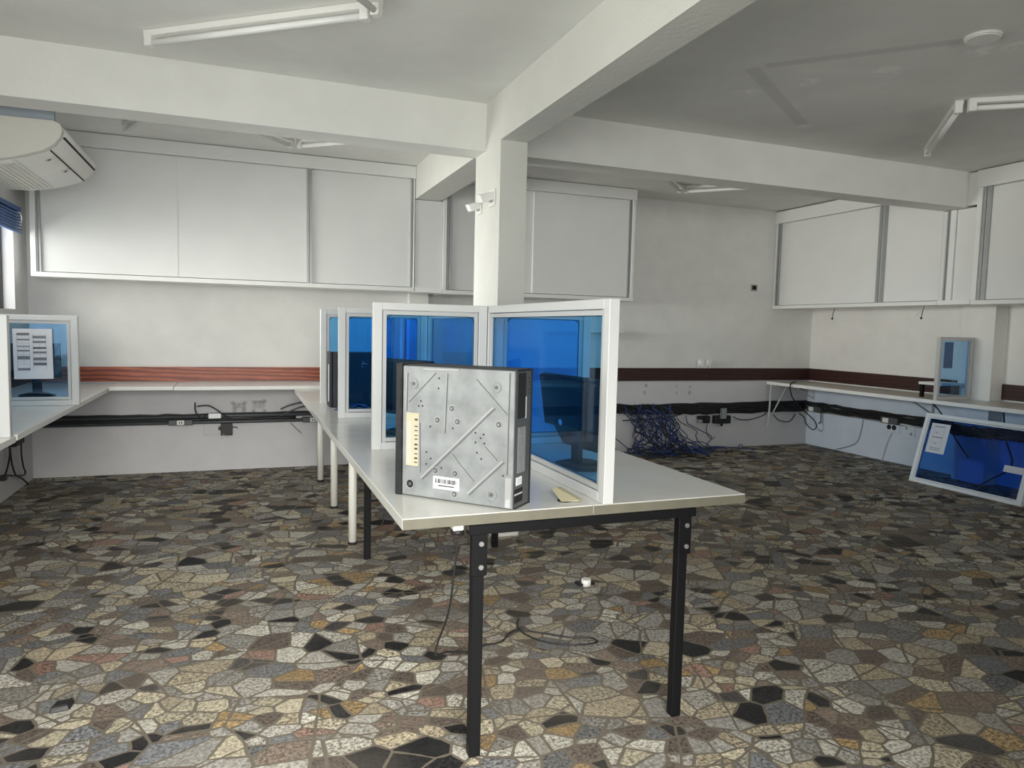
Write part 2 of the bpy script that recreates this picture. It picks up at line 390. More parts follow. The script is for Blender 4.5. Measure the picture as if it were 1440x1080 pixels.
    def build(s, name, parent=None, loc=None, label=None, cat=None, group=None, kind=None):
        bmesh.ops.recalc_face_normals(s.bm, faces=s.bm.faces)
        me = bpy.data.meshes.new(name); s.bm.to_mesh(me); s.bm.free()
        for mt in s.mats: me.materials.append(mt)
        o = bpy.data.objects.new(name, me); col.objects.link(o)
        if parent is not None: o.parent = parent
        else: o.location = s.off if loc is None else loc
        tag(o, label, cat, group, kind)
        return o
def tag(o, label=None, cat=None, group=None, kind=None):
    if label: o['label'] = label
    if cat: o['category'] = cat
    if group: o['group'] = group
    if kind: o['kind'] = kind
    return o
def thing(name, label, cat, loc, rz=0, group=None):
    o = bpy.data.objects.new(name, None); col.objects.link(o); o.empty_display_size = .1
    o.location = loc; o.rotation_euler = (0, 0, rz)
    return tag(o, label, cat, group)

# ------------------------------------------------------------------ room shell
XL, XR, YB, YF, ZC = -1.66, 6.75, 7.11, -1.2, 2.87
MB().box(XL - .2, XR + .2, YF - .2, YB + .2, -.12, 0, 'floor').build('floor', label='polygonal granite mosaic floor in beige, grey, brown and black', cat='floor', kind='structure')
MB().box(XL - .2, XR + .2, YF - .2, YB + .2, ZC, ZC + .1, 'ceiling').build('ceiling', label='white painted concrete ceiling with ghost marks at right', cat='ceiling', kind='structure')
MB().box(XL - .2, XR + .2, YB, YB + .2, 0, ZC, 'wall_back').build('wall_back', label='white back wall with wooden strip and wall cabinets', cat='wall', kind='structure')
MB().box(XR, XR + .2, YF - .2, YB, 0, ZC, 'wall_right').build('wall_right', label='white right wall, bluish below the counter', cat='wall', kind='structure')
w1 = (5.0, 6.735, 1.44, 2.2); w2 = (-.6, 3.8, .92, 2.25)
wl = MB()
for (a, b_, z0, z1) in ((YF - .2, w2[0], 0, ZC), (w2[1], w1[0], 0, ZC), (w1[1], YB, 0, ZC), (w2[0], w2[1], 0, w2[2]), (w2[0], w2[1], w2[3], ZC), (w1[0], w1[1], 0, w1[2]), (w1[0], w1[1], w1[3], ZC)):
    wl.box(XL - .2, XL, a, b_, z0, z1, 'wall_left')
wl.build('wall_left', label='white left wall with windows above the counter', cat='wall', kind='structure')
wf = MB(); o3 = (-1.35, .72, .12, 2.5); o4 = (3.3, 5.9, 1.45, 2.35)
for (a, b_, z0, z1) in ((XL - .2, o3[0], 0, ZC), (o3[1], o4[0], 0, ZC), (o4[1], XR + .2, 0, ZC), (o4[0], o4[1], 0, o4[2]), (o4[0], o4[1], o4[3], ZC), (o3[0], o3[1], 0, o3[2]), (o3[0], o3[1], o3[3], ZC)):
    wf.box(a, b_, YF - .2, YF, z0, z1, 'wall_left')
MB().box(1.556, 1.736, YF, -.45, 0, 2.57, 'wall_left').build('wall_light_block', label='added unseen wall blocking light, under the long beam behind the camera', cat='wall', kind='structure')  # unseen wall added to keep front light off the right floor
wf.build('wall_front', label='front wall behind the camera with a wide window', cat='wall', kind='structure')

def window(name, label, axis, a0, a1, z0, z1, p, nbars, barmat, bars_x):
    t = thing(name, label, 'window', (0, 0, 0)); t['kind'] = 'structure'
    def bx(mb, u0, u1, v0, v1, d0, d1, mat):
        if axis == 'x': mb.box(p + d0, p + d1, u0, u1, v0, v1, mat)
        else: mb.box(u0, u1, p + d0, p + d1, v0, v1, mat)
    f = MB(); w = .05 if not nbars else .014; fm = 'alu_white' if not nbars else 'iron'
    bx(f, a0, a1, z0, z0 + w, -.02, .02, fm); bx(f, a0, a1, z1 - w, z1, -.02, .02, fm)
    bx(f, a0, a0 + w, z0 + w, z1 - w, -.02, .02, fm); bx(f, a1 - w, a1, z0 + w, z1 - w, -.02, .02, fm)
    f.build('window_frame', t)
    g = MB(); bx(g, a0 + w, a1 - w, z0 + w, z1 - w, -.003, .003, 'clear_glass'); g.build('glass_pane', t)
    if nbars:
        gb = MB()
        for i in range(nbars):
            u = a0 + (a1 - a0) * (i + .5) / nbars
            bx(gb, u - .008, u + .008, z0, z1, bars_x, bars_x + .016, barmat)
        for k in range(3):
            v = z0 + (z1 - z0) * (k + .6) / 3.2
            bx(gb, a0, a1, v - .006, v + .006, bars_x, bars_x + .014, barmat)
        gb.build('window_grate', t)
    return t
window('window_1', 'small high window with iron bars above the left counter', 'x', w1[0], w1[1], w1[2], w1[3], XL - .10, 9, 'iron', -.08)
window('window_2', 'wide window in the left wall beside the camera', 'x', w2[0], w2[1], w2[2], w2[3], XL - .10, 0, 'iron', -.08)
window('window_3', 'shop front window behind the camera', 'y', o3[0], o3[1], o3[2], o3[3], YF - .10, 0, 'iron', -.08)

window('added_window', 'added unseen strip window for fill light, in the front wall at the right', 'y', o4[0], o4[1], o4[2], o4[3], YF - .10, 0, 'iron', -.08)  # out-of-view opening added to let the right bay fill in
# concrete beams and posts
XC0, XC1 = 1.555, 1.737
MB().box(XC0, XC1, YF, 4.36, 2.57, ZC, 'column_paint').box(XC0, 1.80, 4.87, YB, 2.57, ZC, 'column_paint').box(XC0, XC1, 4.36, 4.87, 2.57, ZC, 'column_paint').build('beam', label='long white ceiling beam running from the camera over the column to the back wall', cat='beam', kind='structure')
MB().box(XL, XC0, 4.655, 4.885, 2.56, ZC, 'white_paint').build('beam', label='white cross beam left of the column', cat='beam', kind='structure')
MB().box(XC1, XR, 4.655, 4.885, 2.555, ZC, 'white_paint').build('beam', label='grey shaded cross beam right of the column', cat='beam', kind='structure')
MB().box(XC0, XC1, 4.36, 4.87, 0, 2.57, 'column_paint').build('column', label='square white column standing behind the long table', cat='column', kind='structure')
MB().box(1.575, 1.765, 7.0, YB, 0, 2.57, 'white_paint').build('pilaster', label='shallow white pilaster on the back wall under the cabinets', cat='pilaster', kind='structure')
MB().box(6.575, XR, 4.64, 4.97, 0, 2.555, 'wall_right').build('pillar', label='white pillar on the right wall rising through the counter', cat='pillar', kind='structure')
# wooden wall strips
MB().box(XL, 1.575, YB - .018, YB, .832, .962, 'red_wood').build('trim_1', label='reddish wooden strip along the left half of the back wall', cat='wall strip', kind='structure')
MB().box(1.765, XR, YB - .018, YB, .815, .962, 'dark_wood').build('trim_2', label='dark brown wooden strip along the right half of the back wall', cat='wall strip', kind='structure')
MB().box(XR - .018, XR, 4.97, YB - .018, .815, .962, 'dark_wood').box(XR - .018, XR, 1.0, 4.64, .815, .962, 'dark_wood').build('trim_3', label='dark brown wooden strip along the right wall', cat='wall strip', kind='structure')
MB().box(XL, XL + .018, 1.0, YB - .018, .832, .962, 'dark_wood').build('trim_4', label='dark wooden strip along the left wall', cat='wall strip', kind='structure')

# ------------------------------------------------------------------ wall cabinets (local x along the front, local -y towards the room)
def cabinet(label, loc, rz, L, depth, z0, z1, doors, stiles, boards, fas=.11):
    t = thing('wall_cabinet', label, 'cabinet', loc, rz, None)
    b = MB().box(0, L, .06, depth, z0 + .04, z1, 'laminate'); b.build('carcass', t)
    MB().box(0, L, 0, depth, z0, z0 + .038, 'board', .002).build('bottom_board', t)
    MB().box(-.004, L + .004, -.012, .06, z1 - fas, z1, 'board', .003).build('fascia', t)
    for (a, c) in boards:
        MB().box(a, c, .002, .06, z0 + .038, z1 - fas, 'board', .002).build('end_board', t)
    tr = MB().box(0, L, .048, .059, z0 + .038, z0 + .05, 'dark_gap').box(0, L, .05, .059, z1 - fas - .012, z1 - fas, 'dark_gap')
    tr.build('sliding_track', t)
    for i, (a, c, d) in enumerate(doors):
        o = MB().box(a, c, d, d + .015, z0 + .044, z1 - fas - .003, 'laminate', .001).build('sliding_door', t)
    for (a, c) in stiles:
        w = c - a
        o = MB().box(a, a + w * .36, .012, .03, z0 + .04, z1 - fas, 'alu_grey').box(a + w * .36, a + w * .62, .024, .034, z0 + .04, z1 - fas, 'alu_white').box(a + w * .62, c, .012, .03, z0 + .04, z1 - fas, 'alu_grey')
        o.build('door_handle', t, label='grey aluminium edge handle')
    return t
ZB = 1.705
x0 = -1.54
cabinet('long white wall cabinet with three sliding doors left of the column', (x0, 6.70, 0), 0, 1.575 - x0 - .025, .405, ZB, 2.865,
        [(-1.47 - x0, -.479 - x0, .030), (-.481 - x0, .572 - x0, .032), (.613 - x0, 1.515 - x0, .030)],
        [(-1.505 - x0, -1.47 - x0), (.570 - x0, .615 - x0), (1.512 - x0, 1.542 - x0)], [(0, .038), (1.535 - x0 + .005, 1.575 - x0 - .027)])
x0 = 1.825
cabinet('white wall cabinet partly hidden behind the column, on the back wall', (x0, 6.70, 0), 0, 3.92 - x0, .405, ZB - .01, 2.865,
        [(1.905 - x0, 2.79 - x0, .036), (2.765 - x0, 3.85 - x0, .022)], [(1.87 - x0, 1.905 - x0), (3.85 - x0, 3.878 - x0)], [(0, .038), (3.885 - x0, 3.918 - x0)])
y0 = 7.105
cabinet('white wall cabinet in the right rear corner with two sliding doors', (6.11, y0, 0), -R90, y0 - 4.89, .635, 1.69, 2.855,
        [(y0 - 7.03, y0 - 5.60, .030), (y0 - 5.51, y0 - 4.895, .030)], [(y0 - 7.075, y0 - 7.03), (y0 - 5.60, y0 - 5.51)], [(0, .028)], .14)
y0 = 4.55
cabinet('white wall cabinet on the right wall, cut by the photo edge', (6.10, y0, 0), -R90, 2.55, .645, 1.685, 2.86,
        [(y0 - 4.43, y0 - 3.3, .030), (y0 - 3.25, y0 - 2.1, .030)], [(y0 - 4.50, y0 - 4.43), (y0 - 3.3, y0 - 3.25)], [(0, .045), (2.51, 2.55)], .15)
cab_ = [o for o in bpy.data.objects if o.name.startswith('wall_cabinet') and o.parent is None][-1]
MB().box(-.1035, -.001, .02, .64, 2.57, 2.858, 'laminate').build('end_panel', cab_)
MB((1.555, 6.72, 0)).box(1.555, 1.82, 6.715, 6.735, ZB + .04, 2.565, 'laminate').box(1.555, 1.82, 6.70, 7.0, ZB - .005, ZB + .04, 'board').build('filler_panel', label='narrow white filler panel between the two back wall cabinets', cat='panel')
f = thing('filler_panel', 'narrow white filler panel under the right cross beam between cabinets', 'panel', (6.12, 4.72, 1.69))
MB((6.12, 4.72, 1.69)).box(6.13, 6.15, 4.56, 4.745, 1.73, 2.55, 'laminate').box(6.11, 6.56, 4.56, 4.885, 1.69, 1.73, 'board').build('board', f)
MB((6.12, 4.72, 1.69)).box(6.112, 6.15, 4.75, 4.80, 1.73, 2.55, 'board').box(6.13, 6.15, 4.84, 4.885, 1.73, 2.55, 'laminate').build('end_board', f)
MB((6.12, 4.72, 1.69)).box(6.12, 6.14, 4.80, 4.815, 1.73, 2.55, 'alu_grey').box(6.13, 6.14, 4.815, 4.825, 1.73, 2.55, 'alu_white').box(6.12, 6.14, 4.825, 4.84, 1.73, 2.55, 'alu_grey').build('door_handle', f, label='grey aluminium edge handle')

# ------------------------------------------------------------------ wall counters
TH = .032
def slab(name, label, boxes, z1, mat='counter_top', cat='counter', th=TH):
    b = boxes[0]; o = ((b[0] + b[1]) / 2, (b[2] + b[3]) / 2, z1 - th)
    mb = MB(o)
    for (xa, xb, ya, yb) in boxes: mb.box(xa, xb, ya, yb, z1 - th, z1, mat, .002)
    return mb.build(name, label=label, cat=cat)
slab('desk_counter', 'white counter along the back wall, left piece beside the window corner', [(-1.00, -.523, 6.62, YB - .019)], .825)
slab('desk_counter', 'white counter along the back wall, right piece meeting the long table', [(-.515, 1.573, 6.58, YB - .019)], .826)
slab('desk_counter', 'white counter along the left wall under the barred window', [(XL + .002, -1.008, 4.06, YB - .019)], .812)
slab('desk_counter', 'white counter end at the left photo edge, in front of the nearer divider', [(XL + .002, -1.012, 2.4, 4.05)], .806)
rc = thing('desk_counter', 'dusty white counter along the right wall on steel brackets', 'counter', (6.4, 5.5, .77))
MB((6.4, 5.5, .77)).box(6.085, 6.57, 2.6, YB - .02, .768, .80, 'counter_dusty').box(6.574, XR - .002, 2.6, 4.635, .768, .80, 'counter_dusty').box(6.574, XR - .002, 4.975, YB - .02, .768, .80, 'counter_dusty').build('counter_board', rc)
MB((6.4, 5.5, .77)).box(6.072, 6.085, 2.6, YB - .02, .766, .801, 'board').build('edge_band', rc, label='white edge band')
for yb_ in (7.0, 5.35, 3.5):
    k = MB((6.4, 5.5, .77)).bar((6.735, yb_, .59), (6.40, yb_, .757), .014, .014, 'strut').box(6.735, 6.749, yb_ - .012, yb_ + .012, .575, .766, 'strut').box(6.12, 6.749, yb_ - .012, yb_ + .012, .752, .767, 'strut')
    k.build('bracket', rc, label='thin pale steel strut')
k = MB((6.4, 5.5, .77)).bar((6.085, 7.04, .26), (6.105, 7.04, .767), .016, .014, 'strut').bar((6.12, 7.04, .37), (6.36, 7.04, .766), .014, .012, 'strut')
k.build('bracket', rc, label='thin pale steel strut')

# ------------------------------------------------------------------ tables in the middle
ZT = .80
def tabletop(mb, xa, xb, ya, yb, z1=ZT, th=.036):
    mb.box(xa, xb, ya, yb, z1 - th + .001, z1, 'table_top', .002)
    mb.box(xa + .001, xb - .001, ya - .0015, ya + .002, z1 - th + .002, z1 - .003, 'table_edge')
    return mb
t1 = thing('work_table', 'ivory topped work table on black steel legs carrying the computer case', 'table', (1.08, 3.1, 0))
off = (1.08, 3.1, 0)
tabletop(MB(off), .455, 1.0965, 2.085, 4.2).build('tabletop', t1)
tabletop(MB(off), 1.0995, 1.716, 2.085, 4.2).build('tabletop', t1)
fr = MB(off)
for y in (2.10, 4.17): fr.box(.665, 1.505, y - .02, y + .02, .733, .764, 'black_metal', .002)
for x in (.70, 1.47): fr.box(x - .012, x + .012, 2.12, 4.15, .735, .764, 'black_metal')
fr.build('frame', t1)
for (x, y) in ((.70, 2.105), (1.46, 2.105), (.70, 4.165), (1.50, 4.165)):
    lg = MB(off).box(x - .019, x + .019, y - .018, y + .018, 0, .735, 'black_metal', .003)
    lo = lg.build('leg', t1)
    MB(off).box(x - .026, x + .026, y - .026, y - .016, .60, .735, 'black_metal', .002).build('leg_sleeve', lo)
    for z in (.705, .63):
        MB(off).cyl((x + .004, y - .027, z), (x + .004, y - .033, z), .008, 'bolt', 12).build('bolt', lo, label='zinc bolt head')
t2 = thing('work_table', 'ivory topped rear work table on round white legs joining the back counter', 'table', (1.0, 5.35, 0))
off = (1.0, 5.35, 0)
tabletop(MB(off), .455, 1.535, 4.203, 6.575).build('tabletop', t2)
for (x, y) in ((.66, 4.48), (.66, 5.42), (.66, 6.38)):
    lo = MB(off).cyl((x, y, .015), (x, y, .764), .026, 'white_tube', 24).build('leg', t2)
    MB(off).cyl((x, y, 0), (x, y, .016), .029, 'rubber', 20).build('foot', lo, label='black rubber foot')
# cable grommets
g = thing('cable_grommet', 'beige cable hole cover tilted open beside the long divider', 'grommet', (1.04, 2.17, ZT))
MB((1.04, 2.17, ZT)).cyl((1.03, 2.165, ZT), (1.03, 2.165, ZT + .0015), .026, 'pc_deep').build('hole_ring', g)
MB((1.04, 2.17, ZT)).prism([(1.010, 2.15, ZT + .002), (1.066, 2.135, ZT + .002), (1.066, 2.135, ZT + .008), (1.02, 2.215, ZT + .036), (1.005, 2.22, ZT + .03)], (.02, .012, 0), 'beige_plastic').build('cover', g)
MB((1.19, 2.14, ZT)).cyl((1.182, 2.145, ZT), (1.182, 2.145, ZT + .002), .022, 'pc_deep').build('cable_grommet', label='dark open cable hole right of the divider post', cat='grommet')

# ------------------------------------------------------------------ framed glass dividers
def divider(label, loc, rz, L, hgt, glass='blue_glass', gasket=True, group=None, name='desk_divider', d=.038, w=.042, bd=.021, h0=.034, wt=.034):
    t = thing(name, label, 'divider', loc, rz, group)
    MB().box(0, w, -d / 2, d / 2, 0, hgt, 'alu_white', .002).build('post', t)
    MB().box(L - w, L, -d / 2, d / 2, 0, hgt, 'alu_white', .002).build('post', t)
    MB().box(w, L - w, -d / 2, d / 2, hgt - wt, hgt, 'alu_white', .002).build('top_rail', t)
    MB().box(w, L - w, -d / 2, d / 2, 0, h0, 'alu_white', .002).build('bottom_rail', t)
    b = MB(); e = d / 2 - .006
    for (xa, xb, za, zb) in ((w + .003, w + bd, h0, hgt - wt), (L - w - bd, L - w - .003, h0, hgt - wt), (w + bd, L - w - bd, hgt - wt - bd, hgt - wt - .003), (w + bd, L - w - bd, h0 + .003, h0 + bd)):
        b.box(xa, xb, -e, e, za, zb, 'alu_bead', .001)
    b.build('glazing_bead', t)
    MB().box(w + .01, L - w - .01, -.002, .002, h0 + .01, hgt - wt - .01, glass).build('glass_pane', t)
    if gasket:
        gk = MB(); xa, xb, za, zb = w + bd, L - w - bd, h0 + bd, hgt - wt - bd; r = .03; pts = []
        for (cx, cz, a0) in ((xb - r, zb - r, 0), (xa + r, zb - r, 90), (xa + r, za + r, 180), (xb - r, za + r, 270)):
            for k in range(5):
                a = math.radians(a0 + k * 22.5); pts.append((cx + math.cos(a) * r, -.004, cz + math.sin(a) * r))
        pts.append(pts[0]); gk.tube(pts, .0025, 'rubber', 5, 1); gk.build('rubber_gasket', t)
    return t
DH = .685
divider('blue glass divider across the left side of the table, right behind the computer case', (.575, 3.32, ZT), 0, .552, DH)
divider('blue glass divider across the table, second of the three left ones from the front', (.57, 4.50, ZT), 0, .557, DH)
divider('blue glass divider across the table, rearmost of the three left ones', (.548, 5.34, ZT), 0, .579, DH)
divider('blue glass divider along the table seam, its front post at the table edge', (1.15, 2.078, ZT), R90, 1.262, DH)
divider('blue glass divider along the table middle, directly behind the front one', (1.15, 3.345, ZT), R90, 1.172, DH)
divider('blue glass divider along the table middle, rearmost beside the column', (1.15, 4.522, ZT), R90, .80, DH)
divider('blue glass divider across the right side of the table, behind the black monitor', (1.172, 3.32, ZT), 0, .52, DH, 'film_glass')
MB((0, 0, 0)).cyl((.475, -.03, .235), (.475, -.03, .29), .009, 'plastic_white', 12).cyl((.475, -.03, .27), (.475, -.018, .27), .006, 'plastic_white', 8).build('latch', [o for o in bpy.data.objects if o.name.startswith('desk_divider') and o.parent is None][-1], label='small white latch')
divider('pale blue glass divider on the left counter with a paper sheet taped on', (XL + .03, 5.37, .813), 0, 1.005 - .355, .582, 'pale_glass', False)
divider('white framed divider on the left counter, cut by the photo edge', (XL + .03, 4.005, .807), 0, .612, .58, 'pale_glass', False)
divider('narrow blue glass divider standing on the right counter against the pillar', (6.115, 4.84, .801), 0, .445, .592, 'pale_glass', False, w=.03, bd=.012, h0=.03, wt=.022)
MB((6.20, 4.80, 1.2)).box(6.185, 6.30, 4.827, 4.829, 1.10, 1.345, 'bond').build('paper_sheet', label='bluish paper sheet stuck on the divider on the right counter', cat='paper')
# sheets of paper with printed tables
def sheet(label, o, ux, uz, w, h, tables, name='paper_sheet', nrm=None):
    """a sheet with corner o (lower left), unit axes ux, uz; tables: (x0,x1,z0,z1,material) in fractions"""
    o = Vector(o); ux = Vector(ux).normalized(); uz = Vector(uz).normalized(); n = ux.cross(uz).normalized()
    mb = MB(o)
    def q(a, b, c, d_, t0, t1, mat):
        P = [o + ux * (x * w) + uz * (z * h) + n * t for t in (t0, t1) for (x, z) in ((a, c), (b, c), (b, d_), (a, d_))]
        mb.hexa(P, mat)
    q(0, 1, 0, 1, 0, .0006, 'paper')
    for (a, b, c, d_, mt) in tables: q(a, b, c, d_, .0006, .001, mt)
    return mb.build(name, label=label, cat='paper')
T = []
for (a, b) in ((.10, .42), (.50, .84)):
    rows = ((.92, .05), (.80, .03), (.66, .02), (.58, .03), (.46, .07), (.22, .05)) if a < .3 else ((.86, .05), (.76, .04), (.64, .04), (.55, .04), (.43, .06), (.33, .06))
    for z, hh in rows: T.append((a, b, z - hh, z, 'ink'))
    for z in (.88, .72, .62, .50, .36, .30):
        T.append((a, b, z - .008, z, 'ink_soft'))
    T += [(a, a + .012, .18, .9, 'ink_soft'), (b - .012, b, .18, .88, 'ink_soft'), ((a + b) / 2, (a + b) / 2 + .01, .3, .7, 'ink_soft')]
sheet('white sheet with printed tables taped on the left counter divider', (-1.335, 5.346, .985), (1, 0, 0.01), (-.01, 0, 1), .215, .32, T)

# ------------------------------------------------------------------ framed panel leaning at the right
ang = math.atan2(.20, .66)
lp = divider('blue glass framed panel leaning sideways under the right counter', (6.05, 4.99, 0), -R90, 1.06, .68, 'deep_glass', False, None, 'glazed_panel', w=.034, bd=.014, h0=.034, d=.044)
M['alu_panel'] = simple('panel_enamel', (.84, .86, .88), .35)
for ch in lp.children:
    if ch.name.split('.')[0] in ('post', 'top_rail', 'bottom_rail', 'glazing_bead'):
        ch.data.materials[0] = M['alu_panel']
lp.rotation_euler = (math.radians(-15.5), 0, -R90)
uz = Vector((.267, 0, .964)); uy = Vector((0, -1, 0)); base = Vector((6.05 - .012, 4.99, .01))
sheet('white sheet with printed boxes stuck on the leaning glazed panel', base + uy * .085 + uz * .30, uy, uz, .19, .285,
      [(.18, .75, .88, .91, 'ink'), (.18, .75, .52, .55, 'ink'), (.18, .75, .16, .18, 'ink'), (.18, .75, .10, .12, 'ink'), (.18, .2, .1, .9, 'ink_soft'), (.73, .75, .1, .9, 'ink_soft'), (.3, .42, .65, .72, 'ink_soft'), (.3, .5, .3, .36, 'ink_soft')])
sheet('blank white label strip stuck on the leaning glazed panel', base + uy * .845 + uz * .255, uy, uz, .165, .058, [], 'label_strip')

# ------------------------------------------------------------------ computer case on the table (local x along the visible underside, local y into the case)
TH_PC = math.atan2(-.726, .688)
pc = thing('computer_case', 'silver and black computer case standing on its side at the table front', 'computer', (.518, 2.394, ZT), TH_PC)
S, D, Z = .424, .128, .45
MB().box(.002, S - .002, .0, .02, .004, Z - .004, 'galvanised', .002).build('bottom_plate', pc, label='scratched galvanised bottom plate')
cv = MB().box(.0, S, .022, D, 0, .006, 'pc_black').box(.0, S, .012, D, Z - .006, Z, 'pc_black').box(0, S + .003, D - .008, D, 0, Z, 'pc_black', .001)
cv.build('cover', pc, label='black painted steel cover')
bz = MB().box(-.026, 0, -.003, D + .004, -.0, Z + .004, 'pc_black', .004, 2)
for z in (.08, .16, .23, .30, .36): bz.box(-.006, .001, -.0045, -.0025, z, z + .045, 'pc_deep')
bz.build('front_bezel', pc)
def face(X, Y):
    s_ = (X - 203) / (812 - 203) * S
    yt = 142 + (X - 205) / 610 * 48; ybm = 868 + (X - 197) / 611 * 97
    return s_, (ybm - Y) / (ybm - yt) * Z
ribs = MB()
for (a, b, w) in (((315, 775), (705, 390), .008), ((575, 868), (757, 688), .008), ((610, 235), (775, 437), .0026), ((240, 350), (390, 195), .0026), ((485, 645), (605, 800), .0026),
                  ((660, 605), (725, 685), .0026), ((230, 190), (226, 400), .003), ((455, 200), (445, 530), .003), ((322, 172), (520, 184), .006), ((782, 205), (778, 765), .0025), ((303, 470), (308, 745), .003)):
    pa, pb = face(*a), face(*b)
    ribs.bar((pa[0], -.0012, pa[1]), (pb[0], -.0012, pb[1]), w, .004, 'galv_edge', (0, -1, 0), .001)
    if w < .007: ribs.bar((pa[0] + .003, -.0006, pa[1]), (pb[0] + .003, -.0006, pb[1]), .0016, .002, 'steel_dark', (0, -1, 0))
    else: ribs.bar((pa[0] + .006, -.0006, pa[1] - .005), (pb[0] + .006, -.0006, pb[1] - .005), .002, .002, 'steel_dark', (0, -1, 0))
ribs.build('pressed_rib', pc)
for (X, Y, dark) in ((267, 250, 0), (717, 283, 0), (255, 806, 1), (702, 875, 0)):
    s_, z = face(X, Y)
    ft = MB()
    for i in range(24):
        a0, a1 = 2 * math.pi * i / 24, 2 * math.pi * (i + 1) / 24
        ft.tube([(s_ + math.cos(a0) * .0155, -.002, z + math.sin(a0) * .0155), (s_ + math.cos(a1) * .0155, -.002, z + math.sin(a1) * .0155)], .0022, 'galv_edge', 6, 1)
    ft.cyl((s_, 0, z), (s_, -.0012, z), .0135, 'pc_deep' if dark else 'galvanised', 20)
    ft.cyl((s_, 0, z), (s_, -.004, z), .006, 'steel_dark', 12)
    ft.build('foot_socket', pc)
for (X, Y) in ((483, 393), (405, 455), (515, 467), (733, 487), (398, 735), (507, 755), (505, 870)):
    s_, z = face(X, Y)
    MB().cyl((s_, 0, z), (s_, -.0015, z), .0125, 'galv_edge', 18).cyl((s_, 0, z), (s_, -.0022, z), .0095, 'steel_dark', 18).cyl((s_ - .001, 0, z), (s_ - .001, -.0035, z), .0045, 'galvanised', 10).build('screw', pc)
hl = MB()
for (X, Y) in ((345, 632), (370, 668), (345, 698), (490, 503), (365, 490), (645, 675), (410, 225), (408, 280), (612, 530), (655, 540), (613, 583), (660, 590), (640, 560), (310, 348), (298, 375), (320, 375), (430, 722), (622, 640), (760, 770)):
    s_, z = face(X, Y); hl.cyl((s_, 0, z), (s_, -.0008, z), .003, 'pc_deep', 10)
hl.build('drilled_hole', pc)
def sticker(name, X0, X1, Y0, Y1, mat, marks=(), label=None):
    a = face(X0, Y1); b = face(X1, Y0); mb = MB().box(a[0], b[0], -.0012, .0005, a[1], b[1], mat)
    w, h = b[0] - a[0], b[1] - a[1]
    for (u0, u1, v0, v1, mt) in marks: mb.box(a[0] + u0 * w, a[0] + u1 * w, -.0018, -.001, a[1] + v0 * h, a[1] + v1 * h, mt)
    mb.build(name, pc, label=label)
rnd = random.Random(4)
mk = [(.68, .92, v, v + rnd.choice((.02, .035)), 'ink_dark') for v in [.06, .13, .22, .31, .39, .5, .57, .66, .74, .86]] + [(.08, .4, .05 + .04 * i, .065 + .04 * i, 'ink_soft') for i in range(20)]
sticker('rating_label', 228, 300, 415, 700, 'cream', mk, 'yellowed rating label')
mk = [(.08 + .0265 * i, .08 + .0265 * i + rnd.choice((.009, .015, .02)), .46, .82, 'ink_dark') for i in range(32)] + [(.2, .82, .22, .32, 'ink_dark')]
sticker('barcode_label', 386, 530, 785, 833, 'paper', mk, 'white barcode label')
mk = [(.2, .8, .03 + .045 * i, .05 + .045 * i, 'ink_soft') for i in range(6)]
sticker('side_label', 772, 803, 785, 948, 'alu_grey', mk, 'grey strip label')
# rear panel of the case
def rear(X, Y): return (X - 808) / 137 * D, (940 - Y) / 775 * Z
rp = MB().box(S - .02, S, .003, D - .009, .006, Z - .007, 'steel_dark'); rp.build('rear_panel', pc, label='grey steel rear panel')
def rbox(mb, X0, X1, Y0, Y1, mat, d=.0015):
    a = rear(X0, Y1); b = rear(X1, Y0); mb.box(S - .002, S + d, a[0], b[0], a[1], b[1], mat)
rb = MB(); rbox(rb, 831, 892, 185, 436, 'pc_deep'); rb.build('expansion_opening', pc)
rb = MB(); rbox(rb, 893, 900, 320, 440, 'silver', .002)
for Y in (215, 235, 280, 300): rbox(rb, 918, 924, Y, Y + 8, 'pc_deep')
rb.build('slot_latch', pc)
gr = MB(); rbox(gr, 838, 895, 485, 737, 'pc_deep', .001)
for i in range(9): rbox(gr, 838 + i * 7, 840 + i * 7, 485, 737, 'alu_grey', .0022)
for i in range(19): rbox(gr, 838, 896, 485 + i * 14, 488.5 + i * 14, 'alu_grey', .0022)
gr.build('vent_grille', pc)
rb = MB(); rbox(rb, 830, 874, 763, 808, 'paper', .0018)
for Y in (776, 788): rbox(rb, 838, 866, Y, Y + 5, 'ink_soft', .0024)
rb.build('rear_label', pc, label='small white label')
rb = MB()
for (Y0, Y1) in ((828, 850), (866, 905)): rbox(rb, 818, 885, Y0, Y1, 'pc_deep', .001)
rbox(rb, 822, 880, 854, 861, 'silver', .0015)
rb.build('connector_panel', pc)

# second, all black case far down the table
p2 = thing('computer_case', 'black computer case standing in front of the rearmost left divider', 'computer', (.585, 5.07, ZT), 0)
MB().box(.02, .375, 0, .17, 0, .385, 'pc_navy', .004).build('case_body', p2)
MB().box(0, .0205, -.002, .172, 0, .388, 'pc_black', .006, 2).build('front_bezel', p2)
MB().box(-.004, .001, .03, .06, .04, .30, 'silver').build('painted_reflection', p2, label='silver strip painted as a reflection')  # silver strip stands for reflections on the bezel side
mk = MB()
for (a, b) in (((.215, .30), (.235, .31)), ((.235, .31), (.225, .325)), ((.235, .31), (.258, .305)), ((.23, .29), (.222, .282))):
    mk.bar((a[0], -.0006, a[1]), (b[0], -.0006, b[1]), .0035, .001, 'silver', (0, -1, 0))
mk.build('scratch_mark', p2, label='pale star shaped scratch')

